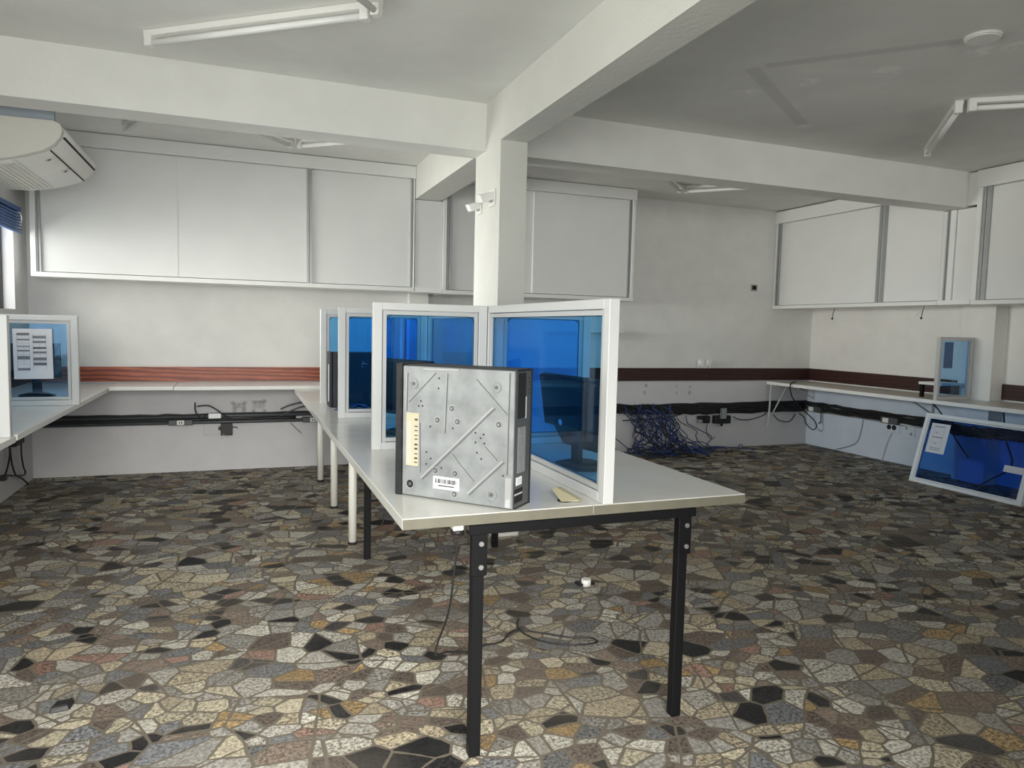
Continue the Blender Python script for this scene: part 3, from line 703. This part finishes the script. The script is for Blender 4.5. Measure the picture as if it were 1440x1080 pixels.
# ------------------------------------------------------------------ monitors (local -y is the screen side)
def monitor(label, loc, rz, w, h, tilt, lift, base_r=.115, chin=None, cx=0):
    t = thing('monitor', label, 'monitor', loc, rz)
    MB().cyl((0, 0, 0), (0, 0, .012), base_r, 'pc_black', 36).cyl((0, 0, .012), (0, 0, .026), base_r * .97, 'pc_black', 36, base_r * .55).build('base', t)
    MB().box(-.03, .03, .01, .035, .018, lift + h * .45, 'pc_black', .006, 2).build('stand', t)
    mt = Matrix.Translation((cx, 0, lift + h / 2)) @ Matrix.Rotation(math.radians(tilt), 4, 'X')
    def part(nm, build, lab=None):
        mb = MB(); build(mb)
        for v in mb.bm.verts: v.co = mt @ v.co
        return mb.build(nm, t, label=lab)
    part('bezel', lambda b: b.box(-w / 2, w / 2, -.025, .012, -h / 2, h / 2, 'pc_black', .006, 2))
    part('screen', lambda b: b.box(-w / 2 + .015, w / 2 - .015, -.0265, -.024, -h / 2 + .02, h / 2 - .015, 'screen'))
    def back(b):
        bw = w * .34
        b.hexa([(-w * .47, .012, -h * .46), (w * .47, .012, -h * .46), (w * .47, .012, h * .46), (-w * .47, .012, h * .46),
                (-bw, .055, -h * .40), (bw, .055, -h * .40), (bw, .055, h * .32), (-bw, .055, h * .32)], 'pc_black', .006, 2)
    part('back_housing', back)
    if chin:
        part('lower_housing', lambda b: b.hexa([(chin[0], -.02, -h / 2 - chin[2]), (chin[1], -.02, -h / 2 - chin[2]), (chin[1] + .03, -.02, -h / 2 + .01), (chin[0], -.02, -h / 2 + .01), (chin[0], .012, -h / 2 - chin[2]), (chin[1], .012, -h / 2 - chin[2]), (chin[1] + .03, .045, -h / 2 + .04), (chin[0], .03, -h / 2 + .04)], 'pc_black', .004))
    part('emblem', lambda b: b.cyl((.03, .054, -h * .32), (.03, .0575, -h * .32), .013, 'led', 18), 'small pale round emblem')
    return t
monitor('black monitor seen from the back on the right side of the table', (1.355, 2.70, ZT), math.radians(97), .50, .235, -9, .145, chin=(-.245, .10, .075), cx=.075)
monitor('black monitor seen edge on in the left cubicle behind the computer case', (.835, 3.80, ZT), math.radians(-62), .42, .30, -5, .10)
monitor('black monitor on the left counter behind the paper sheet', (-1.36, 6.0, .813), math.radians(12), .30, .25, -14, .13)

# ------------------------------------------------------------------ air conditioner on the left wall
ac = thing('air_conditioner', 'large white air conditioner on the left wall under the cross beam', 'air conditioner', (XL, 5.5, 2.27))
prof = [(-1.655, 2.30), (-1.5, 2.275), (-1.38, 2.277), (-1.285, 2.292), (-1.18, 2.320), (-1.072, 2.360), (-1.014, 2.403), (-.982, 2.448), (-.972, 2.49), (-.984, 2.522), (-1.015, 2.536), (-1.655, 2.53)]
off = (XL, 5.5, 2.27)
Y0, Y1 = 5.0, 6.06
body = MB(off).prism([(x, Y0 + .06, z) for x, z in prof], (0, Y1 - Y0 - .06, 0), 'ac_white', True)
body.build('housing', ac)
cx = sum(p[0] for p in prof) / len(prof); cz = 2.43
ec = MB(off); ec.prism([(x * 1.0, Y0, z) for x, z in prof], (0, .06, 0), 'ac_warm', True); ec.build('end_cap', ac)
def on_prof(x):
    for (xa, za), (xb, zb) in zip(prof, prof[1:]):
        if xa <= x <= xb: return za + (zb - za) * (x - xa) / (xb - xa)
    return 2.4
def strip(mb, xa, xb, ya, yb, mat, t=.003):
    za, zb = on_prof(xa), on_prof(xb)
    d = Vector((xb - xa, 0, zb - za)).normalized(); n = Vector((d.z, 0, -d.x)) * t
    mb.hexa([(xa, ya, za), (xb, ya, zb), (xb, yb, zb), (xa, yb, za), (xa + n.x, ya, za + n.z), (xb + n.x, ya, zb + n.z), (xb + n.x, yb, zb + n.z), (xa + n.x, yb, za + n.z)], mat)
sm = MB(off); strip(sm, -1.052, -1.045, Y0 + .07, Y1, 'pc_deep'); sm.hexa([(-.9815, Y0 + .07, 2.452), (-.9745, Y0 + .07, 2.452), (-.9745, Y1 - .02, 2.452), (-.9815, Y1 - .02, 2.452), (-.978, Y0 + .07, 2.460), (-.9705, Y0 + .07, 2.460), (-.9705, Y1 - .02, 2.460), (-.978, Y1 - .02, 2.460)], 'pc_deep')
sm.build('panel_seam', ac)
gv = MB(off)
for i in range(9): strip(gv, -1.50 + i * .028, -1.482 + i * .028, Y0 + .15, Y1 - .05, 'ac_warm', .005)
strip(gv, -1.245, -1.232, Y0 + .07, Y1, 'ac_warm', .004)
gv.build('intake_grille', ac)
for (x, y) in ((-1.09, 5.22), (-1.075, 5.60)):
    z = on_prof(x); MB(off).cyl((x, y, z + .004), (x + .004, y, z - .005), .027, 'ac_warm', 18).cyl((x, y, z), (x + .005, y, z - .008), .012, 'steel_dark', 12).build('screw', ac)
MB(off).box(XL, -1.015, 5.02, 5.06, 2.536, 2.60, 'blue_grey').build('mounting_board', ac, label='blue grey mounting board')
bl = thing('window_blind', 'blue slatted blind drawn up at the top of the barred window', 'blind', (XL + .04, 5.9, 2.03))
off = (XL + .04, 5.9, 2.03)
MB(off).box(XL + .004, XL + .06, 4.9, 6.72, 2.20, 2.235, 'blind_blue').build('head_rail', bl)
for i in range(7):
    MB(off).hexa([(XL + .012, 4.9, 2.045 + i * .023), (XL + .068, 4.9, 2.03 + i * .023), (XL + .068, 6.71 - .006 * i, 2.03 + i * .023), (XL + .012, 6.71 - .006 * i, 2.045 + i * .023),
                  (XL + .012, 4.9, 2.060 + i * .023), (XL + .068, 4.9, 2.045 + i * .023), (XL + .068, 6.71 - .006 * i, 2.045 + i * .023), (XL + .012, 6.71 - .006 * i, 2.060 + i * .023)], 'blind_blue').build('slat', bl)
MB(off).tube([(XL + .05, 6.70, 2.2), (XL + .055, 6.76, 2.17), (XL + .05, 6.74, 2.10), (XL + .05, 6.70, 2.06)], .004, 'cable_white').build('pull_cord', bl)

# ------------------------------------------------------------------ fluorescent battens on the ceiling
def batten(label, a, b):
    a = Vector((*a, ZC - .0015)); b = Vector((*b, ZC - .0015)); c = (a + b) / 2; L = (b - a).length; d = (b - a) / L
    t = thing('fluorescent_batten', label, 'ceiling light', c, math.atan2(d.y, d.x))
    h = L / 2
    MB().box(-h, h, -.024, .024, -.03, 0, 'plastic_white', .003).build('channel', t)
    MB().cyl((-h + .035, .0, -.058), (h - .035, .0, -.058), .016, 'lamp_tube', 16).build('tube', t)
    for s_ in (-1, 1):
        MB().box(s_ * h - s_ * .045, s_ * h, -.022, .022, -.078, -.026, 'plastic_white', .004).build('lamp_holder', t)
batten('fluorescent tube over the left front bay, lower arm ending near the cross beam', (-.44, 4.27), (.575, 3.46))
batten('fluorescent tube cut by the top photo edge over the left front bay', (.61, 3.42), (-.22, 2.48))
batten('fluorescent tube in the right front bay, slanting towards the cross beam', (5.04, 4.20), (4.22, 3.31))
batten('fluorescent tube in the right front bay, running to the right photo edge', (4.25, 3.275), (5.25, 2.53))
batten('fluorescent tube glimpsed behind the left cross beam, right arm of its angle', (.455, 6.175), (1.38, 5.33))
batten('fluorescent tube glimpsed behind the left cross beam, left arm of its angle', (.41, 6.185), (-.36, 5.24))
batten('fluorescent tube end glimpsed far left behind the cross beam', (-.80, 6.26), (-.40, 5.20))
batten('fluorescent tube glimpsed behind the right cross beam, right arm of its angle', (4.25, 6.33), (5.13, 5.45))
batten('fluorescent tube glimpsed behind the right cross beam, left arm of its angle', (4.21, 6.33), (3.33, 5.47))
sd = thing('ceiling_disc', 'round white ceiling cover plate near the top right photo corner', 'ceiling cover', (3.43, 2.59, ZC - .0015))
MB().cyl((0, 0, 0), (0, 0, -.014), .082, 'plastic_white', 40).build('rim', sd)
MB().cyl((0, 0, -.014), (0, 0, -.02), .078, 'plastic_white', 40, .07).build('cover', sd)

# hooks on the column
for (lab, y, z, s_) in (('white plastic wall hook on the column, upper one', 4.49, 2.23, 1.0), ('white plastic wall hook on the column, lower one', 4.76, 2.21, .9)):
    hk = thing('wall_hook', lab, 'hook', (XC0, y, z))
    MB().box(-.012, 0, -.055 * s_, .055 * s_, -.06 * s_, .05 * s_, 'plastic_white', .004).build('plate', hk)
    MB().prism([(-.012, -.05 * s_, .03 * s_), (-.012, .05 * s_, .03 * s_), (-.10 * s_, .035 * s_, -.0), (-.12 * s_, 0, .004), (-.10 * s_, -.035 * s_, 0)], (.02, 0, -.045 * s_), 'plastic_white').build('prong', hk)

# ------------------------------------------------------------------ wiring and small things on the walls
rnd = random.Random(11)
def run(mb, pts, r, mat, jit=.006, n=14, seg=8):
    P = []
    for (a, b) in zip(pts, pts[1:]):
        a, b = Vector(a), Vector(b)
        for i in range(n): P.append(a.lerp(b, i / n) + Vector((0, rnd.uniform(-jit, jit) * .4, rnd.uniform(-jit, jit))))
    P.append(Vector(pts[-1])); mb.tube(P, r, mat, seg, 2); return mb
cd = thing('conduit_run', 'dark conduit run with outlet boxes along the back wall left of the table', 'conduit', (-.4, 7.08, .45))
off = (-.4, 7.08, .45)
MB(off).cyl((-1.64, 7.085, .505), (1.57, 7.085, .52), .020, 'conduit', 14).build('pipe', cd)
MB(off).cyl((-1.64, 7.08, .455), (1.57, 7.08, .458), .017, 'conduit', 14).build('pipe', cd)
mb = MB(off)
run(mb, [(-1.63, 7.07, .53), (-.7, 7.07, .527), (-.2, 7.07, .53), (.9, 7.07, .535)], .009, 'cable_black', .004, 7); run(mb, [(-1.63, 7.066, .48), (.5, 7.066, .485)], .011, 'cable_black', .005, 16)
mb.build('cable', cd)
for x in (-.50, .66):
    o = MB(off).box(x - .10, x + .10, 7.045, 7.10, .435, .485, 'conduit', .005).build('outlet_box', cd)
    MB(off).box(x - .03, x + .03, 7.038, 7.046, .44, .482, 'plastic_white', .002).box(x - .012, x - .004, 7.036, 7.04, .452, .47, 'ink_dark').box(x + .006, x + .014, 7.036, 7.04, .452, .47, 'ink_dark').build('socket', o, label='white socket')
MB(off).box(-.27, -.16, 7.05, 7.10, .49, .54, 'alu_grey', .003).build('junction_box', cd)
wp = MB((-.2, 7.11, .4))
for (a, b, c, d_) in ((-.31, -.305, .33, .47), (-.10, -.095, .33, .47), (-.31, -.095, .33, .335)): wp.box(a, b, 7.106, 7.1099, c, d_, 'ink_soft')
wp.box(-.305, -.10, 7.107, 7.1099, .335, .47, 'plate_paint').build('blank_plate', label='flat blank cover plate under the conduit on the back wall', cat='cover plate')
jb = thing('junction_box', 'open black box hanging under the conduit on the back wall', 'box', (-.12, 7.09, .39))
MB((-.12, 7.09, .39)).box(-.165, -.065, 7.06, 7.108, .33, .445, 'box_dark', .004).build('shell', jb)
MB((-.12, 7.09, .39)).box(-.185, -.165, 7.07, 7.10, .38, .41, 'box_dark').box(-.15, -.13, 7.058, 7.062, .332, .35, 'steel_dark').tube([(-.065, 7.08, .40), (-.04, 7.075, .405), (-.02, 7.075, .395)], .004, 'cable_black').build('clip', jb)
def wire(label, pts, r=.006, mat='cable_black', name='loose_wire', cat='cable'):
    o = Vector(pts[0]); return MB(o).tube(pts, r, mat, 7, 5).build(name, label=label, cat=cat)
wire('black loose wire loop hanging over the conduit below the counter seam', [(-.38, 7.06, .64), (-.375, 7.04, .56), (-.33, 7.03, .50), (-.28, 7.035, .53)], .006)
wire('thin dark wire arching down to the conduit under the counter seam', [(-.36, 7.02, .61), (-.27, 7.02, .615), (-.19, 7.02, .57), (-.13, 7.02, .52), (-.08, 7.03, .50)], .006)
wire('grey loose wire arching beside the first rear table leg', [(.70, 7.0, .66), (.60, 7.0, .645), (.45, 7.01, .61), (.36, 7.02, .57)], .007, 'conduit')
wire('dark curved wire dropping behind the rear table edge', [(.66, 7.03, .60), (.54, 7.03, .585), (.44, 7.035, .545), (.34, 7.035, .50)], .007, 'conduit')
wire('short stray wire under the conduit near the table', [(.45, 7.09, .43), (.50, 7.08, .38), (.55, 7.09, .33)], .003, 'conduit')
# cords under the left counter
cb = thing('power_strip', 'black power block with dangling cords on the left wall under the counter', 'power strip', (-1.64, 6.5, .40))
off = (-1.64, 6.5, .40)
MB(off).box(-1.658, -1.615, 6.47, 6.70, .375, .425, 'box_dark', .005).build('block', cb)
MB(off).tube([(-1.63, 6.66, .376), (-1.628, 6.65, .28), (-1.63, 6.70, .18), (-1.63, 6.75, .13), (-1.625, 6.69, .112), (-1.63, 6.48, .15), (-1.63, 6.25, .20)], .0065, 'cable_black', 7, 5).build('cord', cb)
MB(off).tube([(-1.64, 6.36, .50), (-1.632, 6.36, .34), (-1.63, 6.27, .24), (-1.63, 6.20, .20)], .0065, 'cable_black', 7, 5).tube([(-1.64, 6.40, .50), (-1.63, 6.38, .30), (-1.63, 6.48, .16), (-1.63, 6.66, .09), (-1.63, 6.83, .007)], .0065, 'cable_black', 7, 5).build('cord', cb)
MB(off).box(-1.65, -1.61, 6.15, 6.21, .175, .215, 'box_dark', .004).build('plug', cb)
wire('black cable lying on the left counter at the divider', [(-1.62, 4.9, .819), (-1.5, 4.85, .819), (-1.33, 4.84, .819), (-1.27, 4.75, .819), (-1.33, 4.66, .819), (-1.5, 4.6, .819)], .006)

# bundles on the right half
bu = thing('cable_bundle', 'thick black cable bundle along the back wall right of the table', 'cables', (4.5, 7.06, .45))
off = (4.5, 7.06, .45)
for k in range(8):
    mb = MB(off); z = .425 + .0165 * k
    run(mb, [(3.3, 7.088 - .001 * k, z + .06), (4.3, 7.088 - .001 * k, .49 + (z - .49) * .75), (5.2, 7.088, z - .004), (6.69, 7.088, z + .004)], .0125, 'cable_black', .008, 9)
    mb.build('cable', bu)
bw = thing('cable_bundle', 'black cable bundle and conduit along the right wall below the counter', 'cables', (6.7, 5.8, .5))
off = (6.7, 5.8, .5)
for k in range(5):
    mb = MB(off); z = .455 + .02 * k
    run(mb, [(6.67, 7.07, z + .01), (6.70, 6.2, z), (6.70, 5.2, z), (6.68, 5.02, z), (6.545, 4.97, z), (6.545, 4.66, z), (6.68, 4.60, z), (6.70, 4.4, z), (6.70, 3.4, z)], .0125, 'cable_black', .008, 9); mb.build('cable', bu if False else bw)
MB(off).cyl((6.712, 7.05, .44), (6.712, 4.99, .44), .012, 'alu_grey', 12).build('pipe', bw)
for y in (6.90, 5.80):
    o = MB(off).box(6.65, 6.69, y - .11, y + .11, .43, .50, 'conduit', .004).build('outlet_box', bw)
    MB(off).box(6.642, 6.651, y + .0, y + .075, .44, .492, 'plastic_white', .002).build('socket', o, label='white socket')
# blue network cable tangle in the corner behind the table
tg = MB((4.35, 6.95, 0))
rnd = random.Random(5)
for i in range(58):
    xb = rnd.gauss(4.28, .17); P = [(xb, 7.015, rnd.uniform(.44, .57))]
    x, y = xb, 7.01
    for z in (.45, .36, .27, .18, .10):
        x += rnd.gauss(.03, .075); y = min(7.015, max(6.70, y - abs(rnd.gauss(.02, .035)))); P.append((x, y, z + rnd.uniform(-.04, .04)))
    for q in range(rnd.randint(2, 5)):
        x += rnd.gauss(.03, .11); y = min(7.06, max(6.5, y + rnd.gauss(-.03, .09))); P.append((x, y, rnd.uniform(.008, .10)))
    if rnd.random() < .4: P = [(p[0] + .12, p[1] - .05, max(.008, p[2] * .8)) for p in P]
    tg.tube(P, .0052, 'cable_blue' if rnd.random() < .55 else 'cable_black', 6, 4)
tg.tube([(4.0, 6.97, .38), (4.4, 6.95, .39), (4.7, 6.97, .42), (5.0, 7.0, .49)], .007, 'cable_black', 6, 5).tube([(4.62, 6.98, .56), (4.61, 6.96, .45), (4.62, 6.95, .30), (4.60, 6.94, .25)], .006, 'cable_blue', 6, 5)
tg.build('cable_tangle', label='tangle of blue network cables spilling from the back wall to the floor', cat='cables', kind='stuff')
b1 = thing('junction_box', 'torn open wall box with dangling wire under the cable bundle', 'box', (5.13, 7.08, .37))
MB((5.13, 7.08, .37)).box(5.16, 5.23, 7.04, 7.105, .31, .395, 'box_dark', .004).box(5.08, 5.16, 7.06, 7.105, .355, .395, 'box_dark', .003).build('shell', b1)
MB((5.13, 7.08, .37)).sphere((5.10, 7.06, .335), .032, 'bolt', (1.2, .8, .6)).build('lamp_socket', b1, label='shiny metal socket')
MB((5.13, 7.08, .37)).tube([(5.2, 7.05, .32), (5.18, 7.04, .22), (5.21, 7.03, .15), (5.27, 7.04, .12), (5.31, 7.05, .14)], .0045, 'cable_black', 7, 5).build('cord', b1)
b2 = thing('junction_box', 'larger black box hung under the cable bundle on the back wall', 'box', (5.38, 7.08, .37))
MB((5.38, 7.08, .37)).box(5.30, 5.52, 7.03, 7.105, .30, .395, 'box_dark', .006).build('shell', b2)
MB((5.38, 7.08, .37)).cyl((5.40, 7.05, .33), (5.40, 7.05, .27), .016, 'box_dark', 10).box(5.36, 5.44, 7.012, 7.032, .36, .49, 'alu_grey', .003).build('plug', b2)
wire('black cable looping right from the larger black box', [(5.54, 7.02, .385), (5.62, 7.01, .35), (5.78, 7.02, .34), (5.95, 7.01, .38), (6.02, 7.0, .42)], .006)
wire('black cable looping under the counter bracket in the corner', [(6.14, 7.02, .40), (6.2, 6.99, .33), (6.36, 6.98, .31), (6.46, 7.0, .40)], .006)
wire('black cable dropping in a loop over the front edge of the counter corner', [(6.36, 6.9, .813), (6.14, 6.72, .816), (6.058, 6.66, .806), (6.050, 6.66, .75), (6.16, 6.72, .62), (6.40, 6.80, .47), (6.58, 6.82, .35), (6.62, 6.80, .27), (6.60, 6.84, .22), (6.57, 6.92, .28), (6.55, 6.94, .36), (6.48, 6.95, .41)], .007)
wire('short dark cable hanging at the right wall corner conduit', [(6.72, 6.85, .44), (6.71, 6.83, .33), (6.72, 6.88, .29)], .006)
wire('pale wire running down the right wall to the floor', [(6.735, 6.22, .43), (6.735, 6.25, .25), (6.73, 6.32, .12), (6.73, 6.6, .01)], .004, 'alu_grey')
wire('thin wire from the round sockets down to the floor', [(6.735, 5.82, .33), (6.735, 5.88, .18), (6.735, 5.92, .01)], .003, 'alu_grey')
sk = thing('wall_socket', 'double wall socket with two round black holes on the right wall', 'socket', (XR, 5.83, .37))
MB((XR, 5.83, .37)).box(XR - .01, XR, 5.73, 5.92, .32, .43, 'plate_blue', .003).build('plate', sk)
for y in (5.865, 5.80): MB((XR, 5.83, .37)).cyl((XR - .009, y, .385), (XR - .013, y, .385), .028, 'pc_deep', 18).build('socket_hole', sk)
sk = thing('wall_socket', 'blank outlined socket plate on the right wall next to the leaning panel', 'socket', (XR, 5.6, .37))
MB((XR, 5.6, .37)).box(XR - .008, XR, 5.54, 5.68, .30, .44, 'plate_blue', .003).build('plate', sk)
for (y, z) in ((5.645, .40), (5.585, .345)): MB((XR, 5.6, .37)).cyl((XR - .007, y, z), (XR - .010, y, z), .016, 'alu_grey', 14).build('knockout', sk)
sk = thing('wall_socket', 'small square black socket high on the back wall near the right cabinet', 'socket', (5.825, YB, 1.935))
MB((5.825, YB, 1.935)).box(5.775, 5.875, YB - .008, YB, 1.895, 1.975, 'alu_grey', .003).build('plate', sk)
MB((5.825, YB, 1.935)).box(5.795, 5.855, YB - .011, YB - .007, 1.912, 1.962, 'pc_deep').build('socket_hole', sk)
MB((6.6, 7.1, .70)).box(6.56, 6.66, 7.08, 7.109, .70, .74, 'box_dark').build('cover_plate', label='small dark plate in the corner below the right counter', cat='cover plate')
ws = thing('wall_shelf', 'thin white wall shelf sticking out behind the long divider', 'shelf', (3.5, 7.0, 1.36))
MB((3.5, 7.0, 1.36)).box(2.95, 3.97, 6.96, YB - .001, 1.355, 1.385, 'board', .002).build('board', ws)
MB((3.5, 7.0, 1.36)).box(3.0, 3.03, 6.99, YB - .001, 1.30, 1.355, 'board').box(3.85, 3.88, 6.99, YB - .001, 1.30, 1.355, 'board').build('bracket', ws)
cpm = MB((5.10, 7.08, .97)); rnd = random.Random(2)
for k in range(7):
    c = Vector((5.04 + .028 * k, 7.075, 1.0)); a = rnd.uniform(-.02, .02)
    cpm.hexa([c + Vector((-.016, -.018 - a, -.037)), c + Vector((.018, -.01 + a, -.037)), c + Vector((.018, .0 + a, -.037)), c + Vector((-.016, -.006 - a, -.037)),
              c + Vector((-.012 + a, -.02 + a, .05 + a)), c + Vector((.016 + a, -.014 - a, .058 - a)), c + Vector((.016 + a, -.004 - a, .058 - a)), c + Vector((-.012 + a, -.008 + a, .05 + a))], 'paper_bright')
cpm.build('crumpled_paper', label='crumpled white paper resting on the dark wall strip', cat='paper')
for (lab, y, z) in (('stripped wire ends poking out under the rear right cabinet', 6.22, 1.685), ('stripped wire ends poking out near the filler panel', 5.10, 1.685)):
    x = 6.22
    MB((x, y, z)).tube([(x, y, z + .002), (x - .01, y + .03, z - .04), (x - .01, y + .08, z - .09)], .004, 'plastic_white', 6).tube([(x, y, z + .002), (x - .02, y - .0, z - .05), (x - .02, y + .01, z - .11)], .004, 'cable_black', 6).sphere((x - .02, y + .01, z - .115), .011, 'cable_black').build('loose_wire', label=lab, cat='cable')
# small riser on the right counter
rs = thing('shelf_riser', 'small white riser with dark leg on the right counter beside the divider', 'riser', (6.38, 5.0, .80))
MB((6.38, 5.0, .80)).box(6.27, 6.56, 4.90, 5.15, .925, .95, 'board', .002).build('top_board', rs)
MB((6.38, 5.0, .80)).box(6.28, 6.31, 5.11, 5.14, .80, .925, 'black_metal').build('leg', rs)
MB((6.38, 5.0, .80)).box(6.52, 6.55, 4.93, 4.96, .80, .925, 'black_metal').build('leg', rs)
wire('black cable hanging from the right counter behind the leaning panel', [(6.30, 5.02, .757), (6.36, 4.98, .68), (6.42, 4.92, .55), (6.47, 4.86, .40), (6.5, 4.75, .25)], .007)
wire('second black cable curving down behind the leaning panel', [(6.5, 4.45, .757), (6.48, 4.4, .5), (6.52, 4.35, .25), (6.5, 4.5, .1), (6.45, 4.6, .008)], .008)

# ------------------------------------------------------------------ on and under the tables
wire('coil of blue cable on the rear table beside the second divider', [(.62, 4.95, ZT + .006), (.68, 5.0, ZT + .012), (.75, 4.96, ZT + .02), (.72, 4.88, ZT + .012), (.64, 4.90, ZT + .01), (.66, 4.98, ZT + .022), (.76, 5.0, ZT + .03), (.82, 4.92, ZT + .02), (.74, 4.86, ZT + .008), (.64, 4.86, ZT + .007), (.60, 4.9, ZT + .006)], .006, 'cable_blue', 'cable_coil')
wire('blue cable looping on the table behind the second divider', [(.80, 4.72, ZT + .006), (.86, 4.78, ZT + .05), (.94, 4.85, ZT + .06), (1.02, 4.80, ZT + .03), (1.04, 4.70, ZT + .006)], .006, 'cable_blue', 'cable_coil')
wp = thing('power_plug', 'white and black plug hanging under the front table edge', 'plug', (.665, 2.15, .74))
off = (.665, 2.15, .74)
MB(off).box(.628, .664, 2.13, 2.17, .735, .763, 'plastic_white', .004).build('plug_body', wp)
MB(off).cyl((.648, 2.15, .722), (.648, 2.15, .736), .022, 'box_dark', 18).build('plug_cap', wp, label='black cap')
MB(off).tube([(.650, 2.15, .724), (.645, 2.16, .62), (.638, 2.20, .45), (.640, 2.34, .28), (.70, 2.58, .12), (.80, 2.78, .03), (.90, 2.80, .006), (.985, 2.84, .006), (1.07, 2.85, .006), (1.155, 2.935, .006), (1.245, 2.90, .006), (1.37, 2.80, .006), (1.455, 2.77, .006), (1.475, 2.72, .006), (1.40, 2.71, .006), (1.29, 2.755, .006), (1.215, 2.83, .009), (1.19, 2.93, .006), (1.20, 3.0, .006), (1.235, 3.06, .006)], .0036, 'cable_black', 7, 5).build('cord', wp)
sp_ = thing('cable_spool', 'small black and white plug lying on the floor under the table', 'plug', (1.75, 3.38, 0))
MB().cyl((0, 0, 0), (0, 0, .035), .026, 'plastic_white', 16).build('plug_body', sp_)
MB().box(-.05, .05, -.012, .045, 0, .014, 'box_dark', .004).build('plug_cap', sp_, label='black cap')
sp_.name = 'floor_plug'
MB((-.593, 2.833, 0)).hexa([(-.63, 2.80, 0), (-.565, 2.81, 0), (-.56, 2.87, 0), (-.62, 2.86, 0), (-.625, 2.805, .022), (-.572, 2.815, .022), (-.566, 2.862, .022), (-.615, 2.852, .022)], 'box_dark', .004).build('black_adapter', label='small black adapter lying on the floor at the left', cat='adapter')
